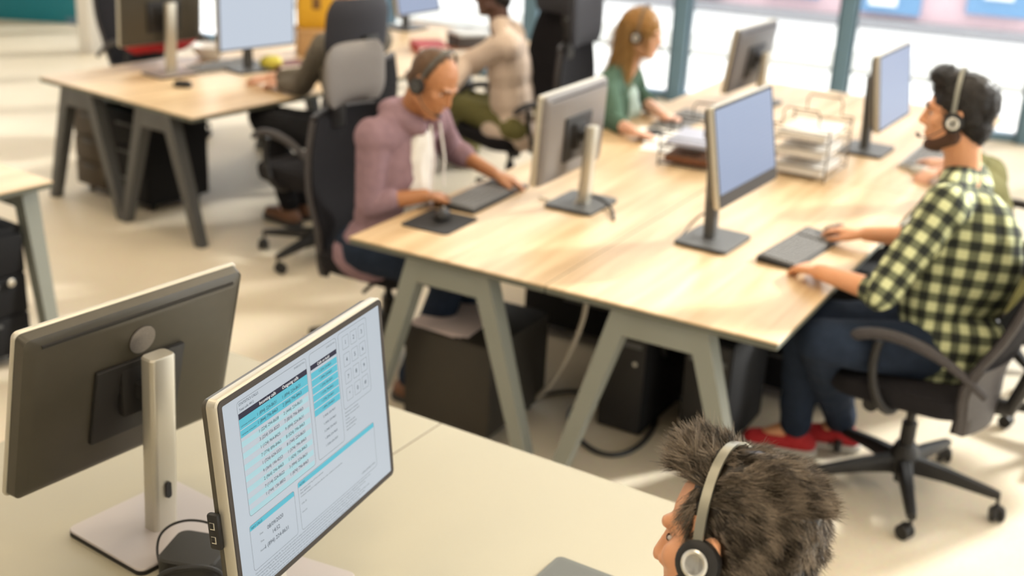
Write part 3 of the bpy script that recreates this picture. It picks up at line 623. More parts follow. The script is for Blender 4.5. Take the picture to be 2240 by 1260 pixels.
def headset(label, HM, s, band, pad, boom_side=-1, group='call headsets', metal=CHROME, back=0.0):
    r = thing('headset', label, 'headset', HM @ V((0, 0, 0)), 0, group); Mi = Matrix.Translation(-(HM @ V((0, 0, 0)))) @ HM
    pts = []; w = .0068 * s
    rings = []
    for k in range(33):
        a = math.pi * k / 32; ca, sa = math.cos(a), math.sin(a)
        c = V((ca * .094, .002 - .006 * sa + back * sa, -.004 + sa * .142)) * s; nrm = V((ca, 0, sa))
        rings.append([c + V((0, -w, 0)) - nrm * .0018, c + V((0, w, 0)) - nrm * .0018, c + V((0, w, 0)) + nrm * .0018, c + V((0, -w, 0)) + nrm * .0018])
    MB().loft(rings, Mi).build('headband', band, r)
    for sx in (-1, 1):
        Mp = Mi @ Matrix.Translation(V((sx * .092, .0, -.012)) * s) @ Matrix.Rotation(sx * math.pi / 2, 4, 'Y')
        e = MB().lathe([(.001, -.012), (.028 * s, -.012), (.031 * s, -.004), (.030 * s, .006), (.022 * s, .011), (.001, .011)], 24, Mp).build('ear_cup', pad, r)
        MB().lathe([(.013 * s, .0112), (.016 * s, .0125), (.019 * s, .0112)], 24, Mp).build('cap_ring', metal, e)
    sx = boom_side
    MB().tube([Mi @ (V(p) * s) for p in bez((sx * .096, .01, -.02), (sx * .09, .05, -.055), (sx * .075, .085, -.075), (sx * .035, .105, -.068), 12)], .0022).build('microphone_boom', BLACKP, r)
    q = p_cap(Mi @ (V((sx * .04, .103, -.069)) * s), Mi @ (V((sx * .026, .109, -.066)) * s), .006, .006); MB().add(q.v, q.f).build('microphone', BLACKP, r)
    return r

# ------------------------------------------------------------------ cloth, skin and hair colours
def plaid_mat():
    m = bpy.data.materials.new('checked_cotton'); m.use_nodes = True; nt = m.node_tree; b = nt.nodes['Principled BSDF']; N = nt.nodes.new; L = nt.links.new
    a = N('ShaderNodeAttribute'); a.attribute_name = 'cloth_uv'; sp = N('ShaderNodeSeparateXYZ'); L(a.outputs['Vector'], sp.inputs[0]); outs = []
    for ax, per in (('X', .056), ('Y', .060)):
        mu = N('ShaderNodeMath'); mu.operation = 'MULTIPLY'; mu.inputs[1].default_value = 2 * math.pi / per; L(sp.outputs[ax], mu.inputs[0])
        si = N('ShaderNodeMath'); si.operation = 'SINE'; L(mu.outputs[0], si.inputs[0])
        mr = N('ShaderNodeMapRange'); mr.inputs['From Min'].default_value = -.25; mr.inputs['From Max'].default_value = .25; L(si.outputs[0], mr.inputs['Value']); outs.append(mr)
    ad = N('ShaderNodeMath'); ad.operation = 'ADD'; L(outs[0].outputs[0], ad.inputs[0]); L(outs[1].outputs[0], ad.inputs[1])
    hv = N('ShaderNodeMath'); hv.operation = 'MULTIPLY'; hv.inputs[1].default_value = .5; L(ad.outputs[0], hv.inputs[0])
    r = N('ShaderNodeValToRGB'); e = r.color_ramp.elements; e[0].position = .02; e[0].color = (.012, .016, .013, 1); e[1].position = 1; e[1].color = (.60, .63, .36, 1)
    q = e.new(.5); q.color = (.13, .145, .085, 1); L(hv.outputs[0], r.inputs['Fac']); L(r.outputs['Color'], b.inputs['Base Color']); b.inputs['Roughness'].default_value = .9
    return m
PLAID = plaid_mat()
HOOD = mat('mauve_jersey', (.255, .165, .19), .95, spec=.12, noise_amt=.2, noise_scale=35, bump=.15, bump_scale=300)
TEE = mat('white_jersey', (.75, .73, .70), .9, spec=.12, noise_amt=.05, noise_scale=30)
BEIGE = mat('beige_cotton', (.62, .50, .42), .9, spec=.12, noise_amt=.06, noise_scale=20)
TAUPE = mat('taupe_knit', (.13, .115, .095), .95, spec=.12, noise_amt=.15, noise_scale=50)
GREENC = mat('green_knit', (.075, .130, .098), .95, spec=.12, noise_amt=.2, noise_scale=40)
TEALT = mat('pale_teal_cotton', (.42, .54, .52), .9, spec=.12, noise_amt=.08, noise_scale=25)
OLIVE = mat('olive_cotton', (.15, .14, .055), .9, spec=.12, noise_amt=.15, noise_scale=25)
JEANS = mat('dark_denim', (.016, .024, .042), .9, spec=.12, noise_amt=.35, noise_scale=30)
BLACKT = mat('black_trousers', (.012, .012, .014), .9, spec=.12)
SKIN1 = skin_mat('skin_warm', (.66, .32, .17)); SKIN2 = skin_mat('skin_tan', (.40, .175, .075)); SKIN3 = skin_mat('skin_dark', (.10, .045, .03)); SKIN4 = skin_mat('skin_fair', (.66, .37, .26))
H_DARK = hair_mat('hair_dark', (.012, .010, .010), (.060, .048, .042)); H_BROWN = hair_mat('hair_brown', (.012, .008, .005), (.42, .34, .26), .30); H_BLOND = hair_mat('hair_blond', (.26, .13, .035), (.62, .40, .16)); H_SHAVE = hair_mat('hair_shaved', (.10, .055, .03), (.12, .07, .04))
REDS = mat('red_suede', (.42, .015, .02), .8); GREYS = mat('shoe_sole', (.5, .47, .42), .7); BROWNS = mat('brown_leather', (.14, .06, .03), .5); DARKS = mat('dark_sole', (.03, .03, .03), .6)
UP = V((0, 0, 1))
def joints(F, s, **k):
    F = V((F[0], F[1], 0)).normalized(); d = dict(F=F, s=s); d.update(k); return d
def side(F): return V((F.y, -F.x, 0))

# ---- the man in the checked shirt
F = V((-.87, .49, 0)).normalized(); Rt = side(F)
pel = V((1.41, 3.87, .555)); nk = V((1.45, 4.0, 1.10)); sc = V((1.445, 3.985, 1.045))
HMp = xf((-.90, .43), V((1.395, 3.985, 1.305)), 4, 0)
j = joints(F, 1.06, pelvis=pel, neck=nk, shL=sc - Rt * .19, shR=sc + Rt * .19, HM=HMp,
    elL=at(1928, 640, .775), wrL=at(1795, 595, .785), hdL=at(1725, 568, .765) - at(1795, 595, .785), elR=V((1.42, 4.25, .80)), wrR=at(1895, 512, .785), hdR=at(1825, 496, .785) - at(1895, 512, .785),
    knL=at(1790, 745, .60), knR=at(1760, 700, .60), anL=at(1838, 925, .10), anR=at(1740, 935, .10), toeL=at(1785, 950, .04), toeR=at(1655, 955, .04))
j['full'] = True
man_p, Op = person('person in a black and pale green checked shirt typing at the oak desk', j, SKIN1, PLAID, JEANS, shoes=(REDS, GREYS), sleeve='roll', voxel=.0055, wr=.007)
def flow_short(p, n):
    d = V((p.x * .5, -.4, -.4))
    if p.y > .02 and p.z > .06: return (V((0, .6, .45)), .9)
    return (n * .05 + d * .5 + V((0, -.3, -.5)), .5)
hair_obj(man_p, Op, HMp, 1.06, H_DARK, CAP_SHORT + [((0, .034, .106), (.060, .050, .030))], 6500, .022, .0009, flow_short)
_k = lambda a, b, r0, r1: p_cap(HMp @ (V(a) * 1.06), HMp @ (V(b) * 1.06), r0 * 1.06, r1 * 1.06)
_b = [p_ell(V((0, .052, -.089)) * 1.06, (.043 * 1.06, .036 * 1.06, .032 * 1.06), HMp), p_ell(V((0, .076, -.100)) * 1.06, (.024 * 1.06, .018 * 1.06, .017 * 1.06), HMp)]
for sx in (-1, 1): _b += [_k((sx * .058, .0, -.062), (sx * .022, .062, -.095), .0232, .0215), _k((sx * .060, .004, -.03), (sx * .058, .0, -.062), .018, .0225)]
link('beard', blob(_b, .004, 2), mat('beard_stubble', (.075, .035, .02), .9, noise_amt=.5, noise_scale=250), man_p, 80, Op)
headset('grey headset worn by the man in the checked shirt', HMp, 1.06, mat('band_grey', (.22, .22, .19), .4, .3), BLACKP, -1)
hub = at(1957, 1075, 0)
ch = chair('black swivel chair under the man in the checked shirt', (1.375, 3.85), F, None, recline=15, back_top=1.09, base_rot=R_(-16), drop=.12, bw=1.12)

# ---- the man in the mauve hoodie
F = V((.86, -.50, 0)).normalized(); Rt = side(F)
pel = V((-.52, 4.60, .54)); sc = V((-.44, 4.66, 1.00)); nk = V((-.415, 4.65, 1.05))
HMh = xf((.85, -.60), V((-.33, 4.57, 1.19)), 30, -6)
j = joints(F, 1.0, pelvis=pel, neck=nk, shL=sc - Rt * .19, shR=sc + Rt * .19, HM=HMh,
    elR=at(808, 445, .74), wrR=at(930, 428, .785), hdR=at(990, 418, .755) - at(930, 428, .785), elL=at(985, 325, .84), wrL=at(1078, 378, .79), hdL=at(1140, 398, .76) - at(1078, 378, .79),
    knL=pel + F * .44 - Rt * .10 + UP * .03, knR=pel + F * .43 + Rt * .12 + UP * .02, anL=V((-.28, 4.42, .09)), anR=V((-.36, 4.34, .09)), toeL=V((-.16, 4.36, .04)), toeR=V((-.24, 4.27, .04)))
man_h, Oh = person('person in a mauve hoodie and white T-shirt, shaved head bent over a keyboard', j, SKIN2, HOOD, JEANS, shoes=(BROWNS, DARKS), sleeve='half', voxel=.0055, hoodie=True, wr=.006)
# open front: white T-shirt between the hoodie's edges
_t = blob([p_ell((0, 0, 0), (.075, .05, .20), Matrix.Translation(pel.lerp(sc, .60) + F * .085) @ Matrix.Rotation(yaw_of(F), 4, 'Z') @ Matrix.Rotation(R_(-12), 4, 'X')), p_cap(pel.lerp(sc, .9) + F * .07, pel.lerp(sc, .2) + F * .115, .06, .07)], .006, 3, .006, (2, 2, .8), 18)
link('white_shirt', _t, TEE, man_h, 80, Oh)
for sx in (-1, 1):
    MB().tube([nk + F * .11 + Rt * sx * .03 - UP * .02, nk + F * .135 + Rt * sx * .035 - UP * .16, nk + F * .13 + Rt * sx * .04 - UP * .27], .004).build('drawstring', TEE, man_h, loc=Oh)
hair_obj(man_h, Oh, HMh, 1.0, H_SHAVE, [((0, -.019, .034), (.0775, .0945, .0865)), ((0, -.05, -.02), (.058, .054, .06))], 0, wr=0)
headset('thin grey headset on the shaved head of the man in the mauve hoodie', HMh, 1.0, mat('band_dark', (.07, .07, .065), .4, .2), BLACKP, 1, metal=FRAMED)
chair('tall black swivel chair with a grey headrest, behind the man in the mauve hoodie', (-.50, 4.75), F, MESHG, recline=2, back_top=1.0, head_z=1.15, hw=.37, hh=.23, base_rot=R_(10), arms=False, drop=.12)

# ---- the blonde woman
F = V((.90, -.42, 0)).normalized(); Rt = side(F); s = .97
sc = V((.47, 6.22, .91)); pel = V((.37, 6.27, .46)); nk = V((.495, 6.21, .975)); HMw = xf((.93, -.36), V((.565, 6.18, 1.15)), 8)
j = joints(F, s, pelvis=pel, neck=nk, shL=sc - Rt * .165, shR=sc + Rt * .165, HM=HMw,
    elR=at(1345, 268, .76), wrR=at(1385, 288, .775), hdR=at(1425, 296, .755) - at(1385, 288, .775), elL=V((.60, 6.45, .78)), wrL=at(1455, 256, .78), hdL=at(1490, 250, .76) - at(1455, 256, .78),
    knL=pel + F * .42 - Rt * .1, knR=pel + F * .42 + Rt * .1, anL=pel + F * .45 - Rt * .1 - UP * .37, anR=pel + F * .45 + Rt * .1 - UP * .37, toeL=pel + F * .58 - Rt * .1 - UP * .42, toeR=pel + F * .58 + Rt * .1 - UP * .42)
woman, Ow = person('person with long blond hair in a green cardigan at the oak desk', j, SKIN4, GREENC, BLACKT, shoes=(BLACKT, DARKS), sleeve='half', voxel=.007)
_t = blob([p_cap(pel.lerp(sc, .82) + F * .058, pel.lerp(sc, .1) + F * .10, .075, .085), p_ell(pel.lerp(sc, .66) + F * .075 - Rt * .02, (.085, .085, .09))], .007, 3, .004, (2, 2, .8), 18)
link('teal_top', _t, TEALT, woman, 80, Ow)
def flow_long(p, n): return (n * .12 + V((p.x * .8, -.12, -1)), 1.0 if p.z < .08 else .7)
hair_obj(woman, Ow, HMw, s, H_BLOND, [((0, -.018, .040), (.086, .104, .090)), ((0, -.062, -.05), (.078, .055, .10)), ((-.058, -.045, -.06), (.028, .042, .10)), ((.058, -.045, -.06), (.028, .042, .10)), ((0, -.075, -.15), (.075, .04, .09)), ((.055, -.03, -.16), (.026, .035, .08))], 2600, .12, .0016, flow_long, .12)
headset('thin dark headset over the long blond hair', HMw, s * 1.02, mat('band_brown', (.16, .10, .05), .4), BLACKP, -1)
chair('black swivel chair with a dark grey headrest, behind the blonde woman', (.47, 6.42), F, DGREY, seat_h=.41, recline=2, back_top=1.02, head_z=1.17, hw=.40, hh=.30)

# ---- the man in the beige shirt, head cut by the top of the picture
F = V((-.99, .04, 0)).normalized(); Rt = side(F)
pel = V((-.03, 6.74, .53)); sc = V((-.09, 6.78, .99)); nk = V((-.14, 6.78, 1.05)); HMb = xf((-.95, .25), V((-.19, 6.80, 1.22)), 10)
j = joints(F, 1.02, pelvis=pel, neck=nk, shL=sc - Rt * .19, shR=sc + Rt * .19, HM=HMb, elL=at(1022, 138, .86), wrL=at(985, 190, .76), hdL=V((-.8, .5, -.1)), elR=sc + Rt * .2 + F * .2 - UP * .2, wrR=sc + Rt * .12 + F * .42 - UP * .22, hdR=F,
    knL=at(1015, 235, .56), knR=at(1000, 215, .56), anL=at(1030, 330, .10), anR=at(1000, 310, .10), toeL=at(1000, 335, .04), toeR=at(970, 315, .04))
man_b, Ob = person('person in a beige shirt and olive trousers near the windows', j, SKIN3, BEIGE, OLIVE, shoes=(BLACKT, DARKS), sleeve='full', voxel=.0075)
hair_obj(man_b, Ob, HMb, 1.02, H_DARK, CAP_SHORT[:2], 0, brows=True)
chair('black swivel chair with a dark headrest, behind the man in the beige shirt', (-.05, 6.88), V((-.80, -.58, 0)), DGREY, recline=9, back_top=1.08, head_z=1.24, hw=.4, hh=.30)

# ---- the person with the taupe sleeve at the oak desk by the windows
F = V((-.80, .60, 0)).normalized(); Rt = side(F)
pel = V((-.84, 6.14, .55)); sc = V((-.85, 6.18, 1.03)); nk = V((-.85, 6.2, 1.11)); HMs = xf((-.85, .5), V((-.87, 6.22, 1.33)), 4)
j = joints(F, 1.0, pelvis=pel, neck=nk, shL=sc - Rt * .19, shR=sc + Rt * .19, HM=HMs, elL=at(660, 190, .72), wrL=at(615, 184, .715), hdL=V((-.75, .65, -.1)), elR=sc + Rt * .24 + F * .16 - UP * .2, wrR=at(592, 170, .72), hdR=V((-.9, .4, -.1)),
    knL=at(590, 270, .56), knR=at(570, 255, .56), anL=at(632, 452, .10), anR=at(665, 440, .10), toeL=at(610, 468, .04), toeR=at(640, 462, .04))
man_s, Os = person('person in a taupe jumper, hands on the oak desk, hidden by the tall chair', j, SKIN4, TAUPE, BLACKT, shoes=(BROWNS, DARKS), sleeve='full', voxel=.0075)
hair_obj(man_s, Os, HMs, 1.0, H_DARK, CAP_SHORT, 0)
chair('black swivel chair with a dark headrest, under the person in the taupe jumper', (-.95, 5.90), F, DGREY, recline=6, back_top=1.04, head_z=1.17, hw=.40, hh=.28, base_rot=R_(40))

# ---- the person hidden behind the man in the checked shirt
F = V((-.87, .49, 0)).normalized(); Rt = side(F)
pel = V((1.98, 4.90, .44)); sc = V((1.88, 4.96, .83)); nk = V((1.83, 4.98, .89)); HM4 = xf((-.9, .4), V((1.75, 5.0, 1.05)), 14)
j = joints(F, .95, pelvis=pel, neck=nk, shL=sc - Rt * .18, shR=sc + Rt * .18, HM=HM4, elL=at(2110, 395, .77), wrL=at(2058, 372, .775), hdL=at(2015, 384, .765) - at(2058, 372, .775), elR=V((2.03, 5.38, .78)), wrR=V((1.90, 5.44, .775)), hdR=F,
    knL=pel + F * .42 - Rt * .1, knR=pel + F * .42 + Rt * .1, anL=pel + F * .42 - Rt * .1 - UP * .4, anR=pel + F * .42 + Rt * .1 - UP * .4, toeL=pel + F * .55 - Rt * .1 - UP * .45, toeR=pel + F * .55 + Rt * .1 - UP * .45)
man_4, O4 = person('person in an olive top hidden behind the man in the checked shirt', j, SKIN4, OLIVE, BLACKT, shoes=(BLACKT, DARKS), sleeve='half', voxel=.008)
hair_obj(man_4, O4, HM4, .95, H_DARK, CAP_SHORT, 0)
chair('black swivel chair at the right edge, behind the person in the olive top', (2.12, 5.06), F, None, seat_h=.44, recline=10)
chair('black swivel chair showing one armrest at the right edge, turned to the windows', (2.22, 4.28), V((-.2, 1, 0)), None, recline=10)

# ---- the man in front, seen from above and behind
F = V((-.87, .50, 0)).normalized(); Rt = side(F)
hc = V((.309, 1.445, 1.246)); HMf = xf((-.83, .56), hc, 11, 19)
pel = V((.50, 1.33, .50)); sc = V((.40, 1.385, .975)); nk = V((.36, 1.40, 1.045))
j = joints(F, 1.0, pelvis=pel, neck=nk, shL=sc - Rt * .2, shR=sc + Rt * .2, HM=HMf, elL=sc - Rt * .24 + F * .1 - UP * .27, wrL=V((.0, 1.32, .765)), hdL=F, elR=sc + Rt * .24 + F * .12 - UP * .26, wrR=V((.13, 1.72, .765)), hdR=F,
    knL=pel + F * .45 - Rt * .1 + UP * .02, knR=pel + F * .45 + Rt * .1 + UP * .02, anL=pel + F * .47 - Rt * .1 - UP * .42, anR=pel + F * .47 + Rt * .1 - UP * .42, toeL=pel + F * .6 - Rt * .1 - UP * .48, toeR=pel + F * .6 + Rt * .1 - UP * .48)
man_f, Of = person('person with tousled brown hair in front, seen from behind at the cream desk', j, SKIN1, mat('grey_jersey', (.2, .2, .21), .9), JEANS, shoes=(BLACKT, DARKS), voxel=.0045)
def lock(p, f, k):
    q = p * f; return V((noise.noise(q), noise.noise(q + V((7, 1, 3))), noise.noise(q + V((2, 9, 5))))) * k
def flow_fore(p, n):
    if p.z > .080 and p.y > .008: return (n * .22 + V((-.12, .60, .58 - p.y * 2)) + lock(p, 75, 1.1), 1.1 if p.y > .03 else .85)
    if p.y > .02 and abs(p.x) > .025: return (n * .16 + V((p.x, .25, -.6)) + lock(p, 60, .5), .7)
    if p.z > .06: return (n * .06 + V((p.x * 1.2, -.8, .0)) + lock(p, 50, .6), .85)
    return (n * .02 + V((p.x * .6, -.85 if abs(p.x) > .045 else -.08, -.45)) + lock(p, 50, .5), .66)
hair_obj(man_f, Of, HMf, 1.0, H_BROWN, [((0, -.030, .041), (.0835, .0965, .090)), ((0, -.055, -.030), (.065, .059, .075)), ((-.051, -.036, .0), (.029, .042, .046)), ((.051, -.036, .0), (.029, .042, .046)), ((0, .034, .109), (.056, .044, .030))], 40000, .027, .00055, flow_fore, .08, .005, wr=.003, seg=3, brows=False)
headset('black headset with a metal band worn by the man in front', HMf, 1.0, mat('band_steel', (.30, .29, .24), .32, .75), BLACKP, -1, back=.006)

# ------------------------------------------------------------------ desk things
def keyboard(label, p, rz, body=BLACKP, L=.44, D=.145, group=None):
    r = thing('keyboard', label, 'keyboard', p, rz, group)
    MB().loft([[(-L / 2, -D / 2, 0), (L / 2, -D / 2, 0), (L / 2, D / 2, 0), (-L / 2, D / 2, 0)], [(-L / 2, -D / 2, .012), (L / 2, -D / 2, .012), (L / 2, D / 2, .022), (-L / 2, D / 2, .022)]]).build('case', body, r)
    k = MB()
    for a in range(6):
        for b in range(21):
            if b in (15, ) or (a == 3 and b > 17): continue
            x = -L / 2 + .022 + b * (L - .044) / 20; y = -D / 2 + .02 + a * (D - .04) / 5; z = .012 + (y + D / 2) / D * .01
            k.loft([[(x + sx * .0088, y + sy * .0095, z) for sx, sy in ((-1, -1), (1, -1), (1, 1), (-1, 1))], [(x + sx * .0065, y + sy * .007, z + .007) for sx, sy in ((-1, -1), (1, -1), (1, 1), (-1, 1))]])
    k.build('keys', mat('keycaps', (.17, .165, .16), .45), r, smooth=0); return r
def mouse(label, p, rz, m=BLACKP, group=None):
    r = thing('computer_mouse', label, 'mouse', p, rz, group)
    me = blob([p_ell((0, 0, .012), (.031, .055, .024)), p_ell((0, -.018, .014), (.029, .036, .024))], .004, 2)
    for v in me.vertices: v.co.z = max(v.co.z, .0)
    link('shell', me, m, r, 80)
    MB().tube([(0, .02 + .009 * math.cos(a), .029 + .009 * math.sin(a)) for a in [math.pi * 2 * k / 12 for k in range(12)]], .0035, 6, closed=True).build('scroll_wheel', GREYC, r); return r
def cable(label, pts, rad, m, group=None, name='cable'):
    pts = [V(p) for p in pts]; sm = []
    for i in range(len(pts) - 1):
        a, b, c, d = pts[max(i - 1, 0)], pts[i], pts[i + 1], pts[min(i + 2, len(pts) - 1)]
        for k in range(5):
            t = k / 5; sm.append(.5 * ((2 * b) + (c - a) * t + (2 * a - 5 * b + 4 * c - d) * t * t + (3 * b - a - 3 * c + d) * t ** 3))
    o = MB().tube(sm + [pts[-1]], rad, 8).build(name, m); return tag(o, label, 'cable', group)
def ang(d): return math.atan2(d.y, d.x)
kv = ang(at(1800, 505) - at(1660, 590))
keyboard('black keyboard under the hands of the man in the checked shirt', at(1752, 548), kv, BLACKP)
mouse('black mouse under the far hand of the man in the checked shirt', at(1826, 512), kv + R_(60))
hv = ang(at(1115, 410) - at(1000, 465))
keyboard('black keyboard under the hands of the man in the mauve hoodie', at(1062, 432), hv, BLACKP)
mp = thing('mouse_mat', 'black mouse mat on the near corner of the oak desk', 'mat', at(962, 486), hv)
MB().slab(rrect(.235, .2, .02), 0, .004, .001).build('mat_sheet', mat('mat_black', (.018, .018, .02), .8), mp)
mouse('black mouse with a bright wheel on the black mat', at(968, 478, .734), hv - R_(70))
mouse('dark mouse under the hand of the blonde woman', at(1430, 297), R_(-60))
mouse('pale mouse under the hand of the person in the olive top', at(2012, 380), R_(40), mat('pale_mouse', (.5, .5, .48), .3))
keyboard('pale keyboard by the windows, beyond the neck of the man in the checked shirt', at(2025, 352), ang(BV), mat('keyboard_grey', (.4, .4, .39), .5))
keyboard('grey keyboard at the far side of the oak desk in front of the blonde woman', at(1490, 268), ang(BV), mat('keyboard_dark', (.2, .2, .2), .5))
keyboard('grey keyboard on the oak desk beyond the tall silver monitor stand', at(490, 147, FZ), ang(FV), mat('keyboard_grey', (.4, .4, .39), .5))
mouse('small black mouse at the foot of the tall silver monitor stand', at(400, 190, FZ), R_(80))
tb = thing('tablet', 'dark grey tablet with rounded corners at the bottom edge of the cream desk', 'tablet', at(1235, 1318), ang(WV))
MB().slab(rrect(.25, .17, .014), 0, .009, .002).build('case', mat('slate_grey', (.10, .105, .095), .5), tb)
MB().box((0, 0, .0093), (.225, .15, .0008)).build('glass', mat('slate_glass', (.08, .085, .078), .35), tb, smooth=0)

# power brick and cables behind the front monitor
bx = thing('dock', 'black square docking box on the cream desk behind the front monitor', 'box', at(430, 1254, .73), yaw_of(WU) + R_(20))
MB().slab(rrect(.115, .115, .022), .004, .058, .004).build('case', mat('dock_black', (.022, .021, .018), .55), bx)
MB().slab(rrect(.10, .10, .02), 0, .006).build('foot', RUBBER, bx)
MB().box((0, -.058, .02), (.03, .004, .012)).build('port', BLACKP, bx)
q0 = at(352, 1240, .79); 
cable('thin black cable looping up from the docking box to the front monitor', [at(x, y, z) for x, y, z in ((372, 1268, .735), (352, 1240, .745), (344, 1205, .765), (350, 1172, .79), (372, 1150, .815), (405, 1139, .835), (440, 1140, .84), (475, 1150, .845))], .0026, RUBBER, 'cables on the cream desk')
cable('thick black cable lying in front of the docking box', [at(x, y, z) for x, y, z in ((338, 1272, .737), (362, 1253, .775), (400, 1243, .795), (440, 1241, .795), (475, 1250, .785), (494, 1272, .745))], .0055, RUBBER, 'cables on the cream desk')
cable('thin black cable running under the front monitor', [at(x, y, .735) for x, y in ((415, 1195), (440, 1180), (470, 1166), (500, 1152))], .0024, RUBBER, 'cables on the cream desk')

# cables on and under the oak desk
cable('dark cable curling behind the monitor of the man in the mauve hoodie', [at(x, y, z) for x, y, z in ((1283, 430, .74), (1305, 432, .745), (1328, 445, .745), (1340, 462, .74), (1342, 480, .737))], .006, RUBBER)
cable('thin pale cable under the monitor of the man in the mauve hoodie', [at(x, y, z) for x, y, z in ((1180, 432, .737), (1205, 440, .737), (1235, 452, .737), (1262, 440, .75), (1268, 400, .82))], .004, GREYC)
cable('thin dark cable at the foot of the monitor with the pale blue screen', [at(x, y, z) for x, y, z in ((1492, 515, .737), (1512, 490, .76), (1535, 470, .80), (1556, 462, .82))], .004, RUBBER)
cable('pale cable hanging from the oak desk top to the floor between the trestle legs', [at(x, y, z) for x, y, z in ((1283, 662, .60), (1275, 700, .5), (1258, 745, .4), (1230, 800, .26), (1195, 850, .12), (1160, 882, .03), (1120, 905, .01))], .009, GREYC)
cable('dark cable loop lying on the floor under the oak desk', [at(1340 + 95 * math.cos(a), 925 + 58 * math.sin(a) - 12 * math.cos(2 * a), .012) for a in [R_(-60) + 2 * math.pi * k / 26 * .93 for k in range(27)]] + [at(1450, 820, .1), at(1452, 770, .3), at(1450, 745, .5)], .010, RUBBER)
cable('dark cable lying along the floor behind the right trestle', [at(x, y, .01) for x, y in ((1180, 865), (1250, 855), (1330, 868), (1400, 880), (1470, 872), (1540, 890))], .008, RUBBER)

def pedestal(label, c, rz, w, d, h, m, knob=False, group='drawer pedestals', fronts=3):
    r = thing('drawer_pedestal', label, 'cabinet', c, rz, group)
    MB().box((0, 0, h / 2 + .02), (w, d, h - .04), bev=.006).build('carcass', m, r)
    for k in range(fronts):
        hh = (h - .07) / fronts; z = .045 + hh * (k + .5)
        f = MB().box((0, -d / 2 - .008, z), (w - .012, .018, hh - .008), bev=.003).build('drawer', m, r)
        MB().box((0, -d / 2 - .020, z + hh * .32), (w * .4, .010, .012), bev=.003).build('handle', FRAMED, f)
    if knob: MB().lathe([(.001, .0), (.016, 0), (.016, .012), (.012, .016), (.001, .016)], 20, Matrix.Translation((w * .32, -d / 2 - .017, h * .62)) @ Matrix.Rotation(math.pi / 2, 4, 'X')).build('lock_knob', CHROME, r)
    for sx in (-1, 1):
        for sy in (-1, 1): MB().cyl((sx * (w / 2 - .05), sy * (d / 2 - .05), 0), (sx * (w / 2 - .05), sy * (d / 2 - .05), .04), .018).build('foot', BLACKP, r)
    return r
BROWNB = mat('dark_brown_laminate', (.022, .018, .013), .6, noise_amt=.2, noise_scale=6); BLK = mat('black_laminate', (.007, .007, .008), .7, spec=.2)
rzb = ang(BU)
O0 = V((B0.x, B0.y, 0))
PH = .39; pc = at(884, 712, PH); PED = V((pc.x, pc.y, 0)) + BU * .185 + BV * .215
pedestal('dark brown pedestal with white sheets on top, behind the left trestle of the oak desk', PED, rzb, .36, .43, PH, BROWNB, fronts=0)
for k in range(3):
    p = MB().box((0, 0, 0), (.21, .30, .002)).build('paper_sheet', mat('pinkish_paper', (.72, .60, .58), .8), smooth=0)
    p.location = PED - BU * (.075 - .012 * k) - BV * .045 + UP * (PH + .0012 + .0024 * k); p.rotation_euler = (0, 0, rzb + .08 * (k - 1)); tag(p, 'pinkish white sheet of paper lying on the dark brown pedestal', 'paper', 'sheets on the brown pedestal')
pedestal('black pedestal in the shade under the middle of the oak desk', O0 + BU * 1.14 + BV * 1.32, rzb, .78, .30, .60, BLK)
pedestal('wide black cabinet in the shade behind the pale hanging cable', O0 + BU * .40 + BV * 1.38, rzb, .66, .36, .60, BLK)
def tower(label, c, rz):
    r = thing('computer_tower', label, 'computer', c, rz, 'computer towers under the oak desk')
    MB().box((0, 0, .22), (.18, .42, .43), bev=.008).build('case', BLK, r); f = MB().box((0, -.212, .22), (.165, .012, .41), bev=.004).build('front_panel', BLACKP, r)
    MB().box((0, -.22, .36), (.14, .004, .02)).build('disc_drive', FRAMED, f); MB().lathe([(.001, 0), (.009, 0), (.009, .004), (.001, .004)], 16, Matrix.Translation((.05, -.219, .29)) @ Matrix.Rotation(math.pi / 2, 4, 'X')).build('power_button', CHROME, f)
O0 = V((B0.x, B0.y, 0))
tower('black computer tower standing under the oak desk between the trestles', O0 + BU * .84 + BV * .75, rzb)
tower('black computer tower under the oak desk, nearest the checked shirt wearer\'s legs', O0 + BU * 1.15 + BV * .78, rzb)
# left edge
pedestal('black pedestal with a round silver knob under the oak desk at the left edge', V((S1.x, S1.y, 0)) - SU * .34 - SV * .31, ang(SU) + math.pi / 2, .42, .5, .56, BLK, knob=True)
# under the far desk
D0 = V((flb.location.x, flb.location.y, 0))
pedestal('brown pedestal under the oak desk by the windows, next to its outer dark leg', D0 + FU * .12 + FV * .42, ang(FU), .26, .42, .50, mat('brown_laminate', (.06, .04, .022), .6))
pedestal('black pedestal under the oak desk by the windows, next to its sunlit leg', D0 + FU * .46 + FV * .40, ang(FU), .34, .40, .52, BLK)
def lump(name, label, cat, c, r, m, rz=0, vox=.008, wr=.012, group=None, extra=()):
    me = blob([p_ell((0, 0, r[2]), r)] + [p_ell(e[0], e[1]) for e in extra], vox, 3, wr, (1, 1, 1), 9)
    for v in me.vertices: v.co.z = max(0, v.co.z)
    o = link(name, me, m, None, 80, c); o.rotation_euler = (0, 0, rz); return tag(o, label, cat, group)
TEALB = mat('teal_canvas', (.0, .17, .13), .8)
lump('cloth_bag', 'folded teal bag on the black pedestal under the far oak desk', 'bag', D0 + FU * .46 + FV * .38 + UP * .52, (.14, .12, .05), TEALB, ang(FU))
lump('cloth_bag', 'folded teal bag on the brown pedestal under the far oak desk', 'bag', D0 + FU * .12 + FV * .40 + UP * .50, (.12, .11, .05), TEALB, ang(FU))

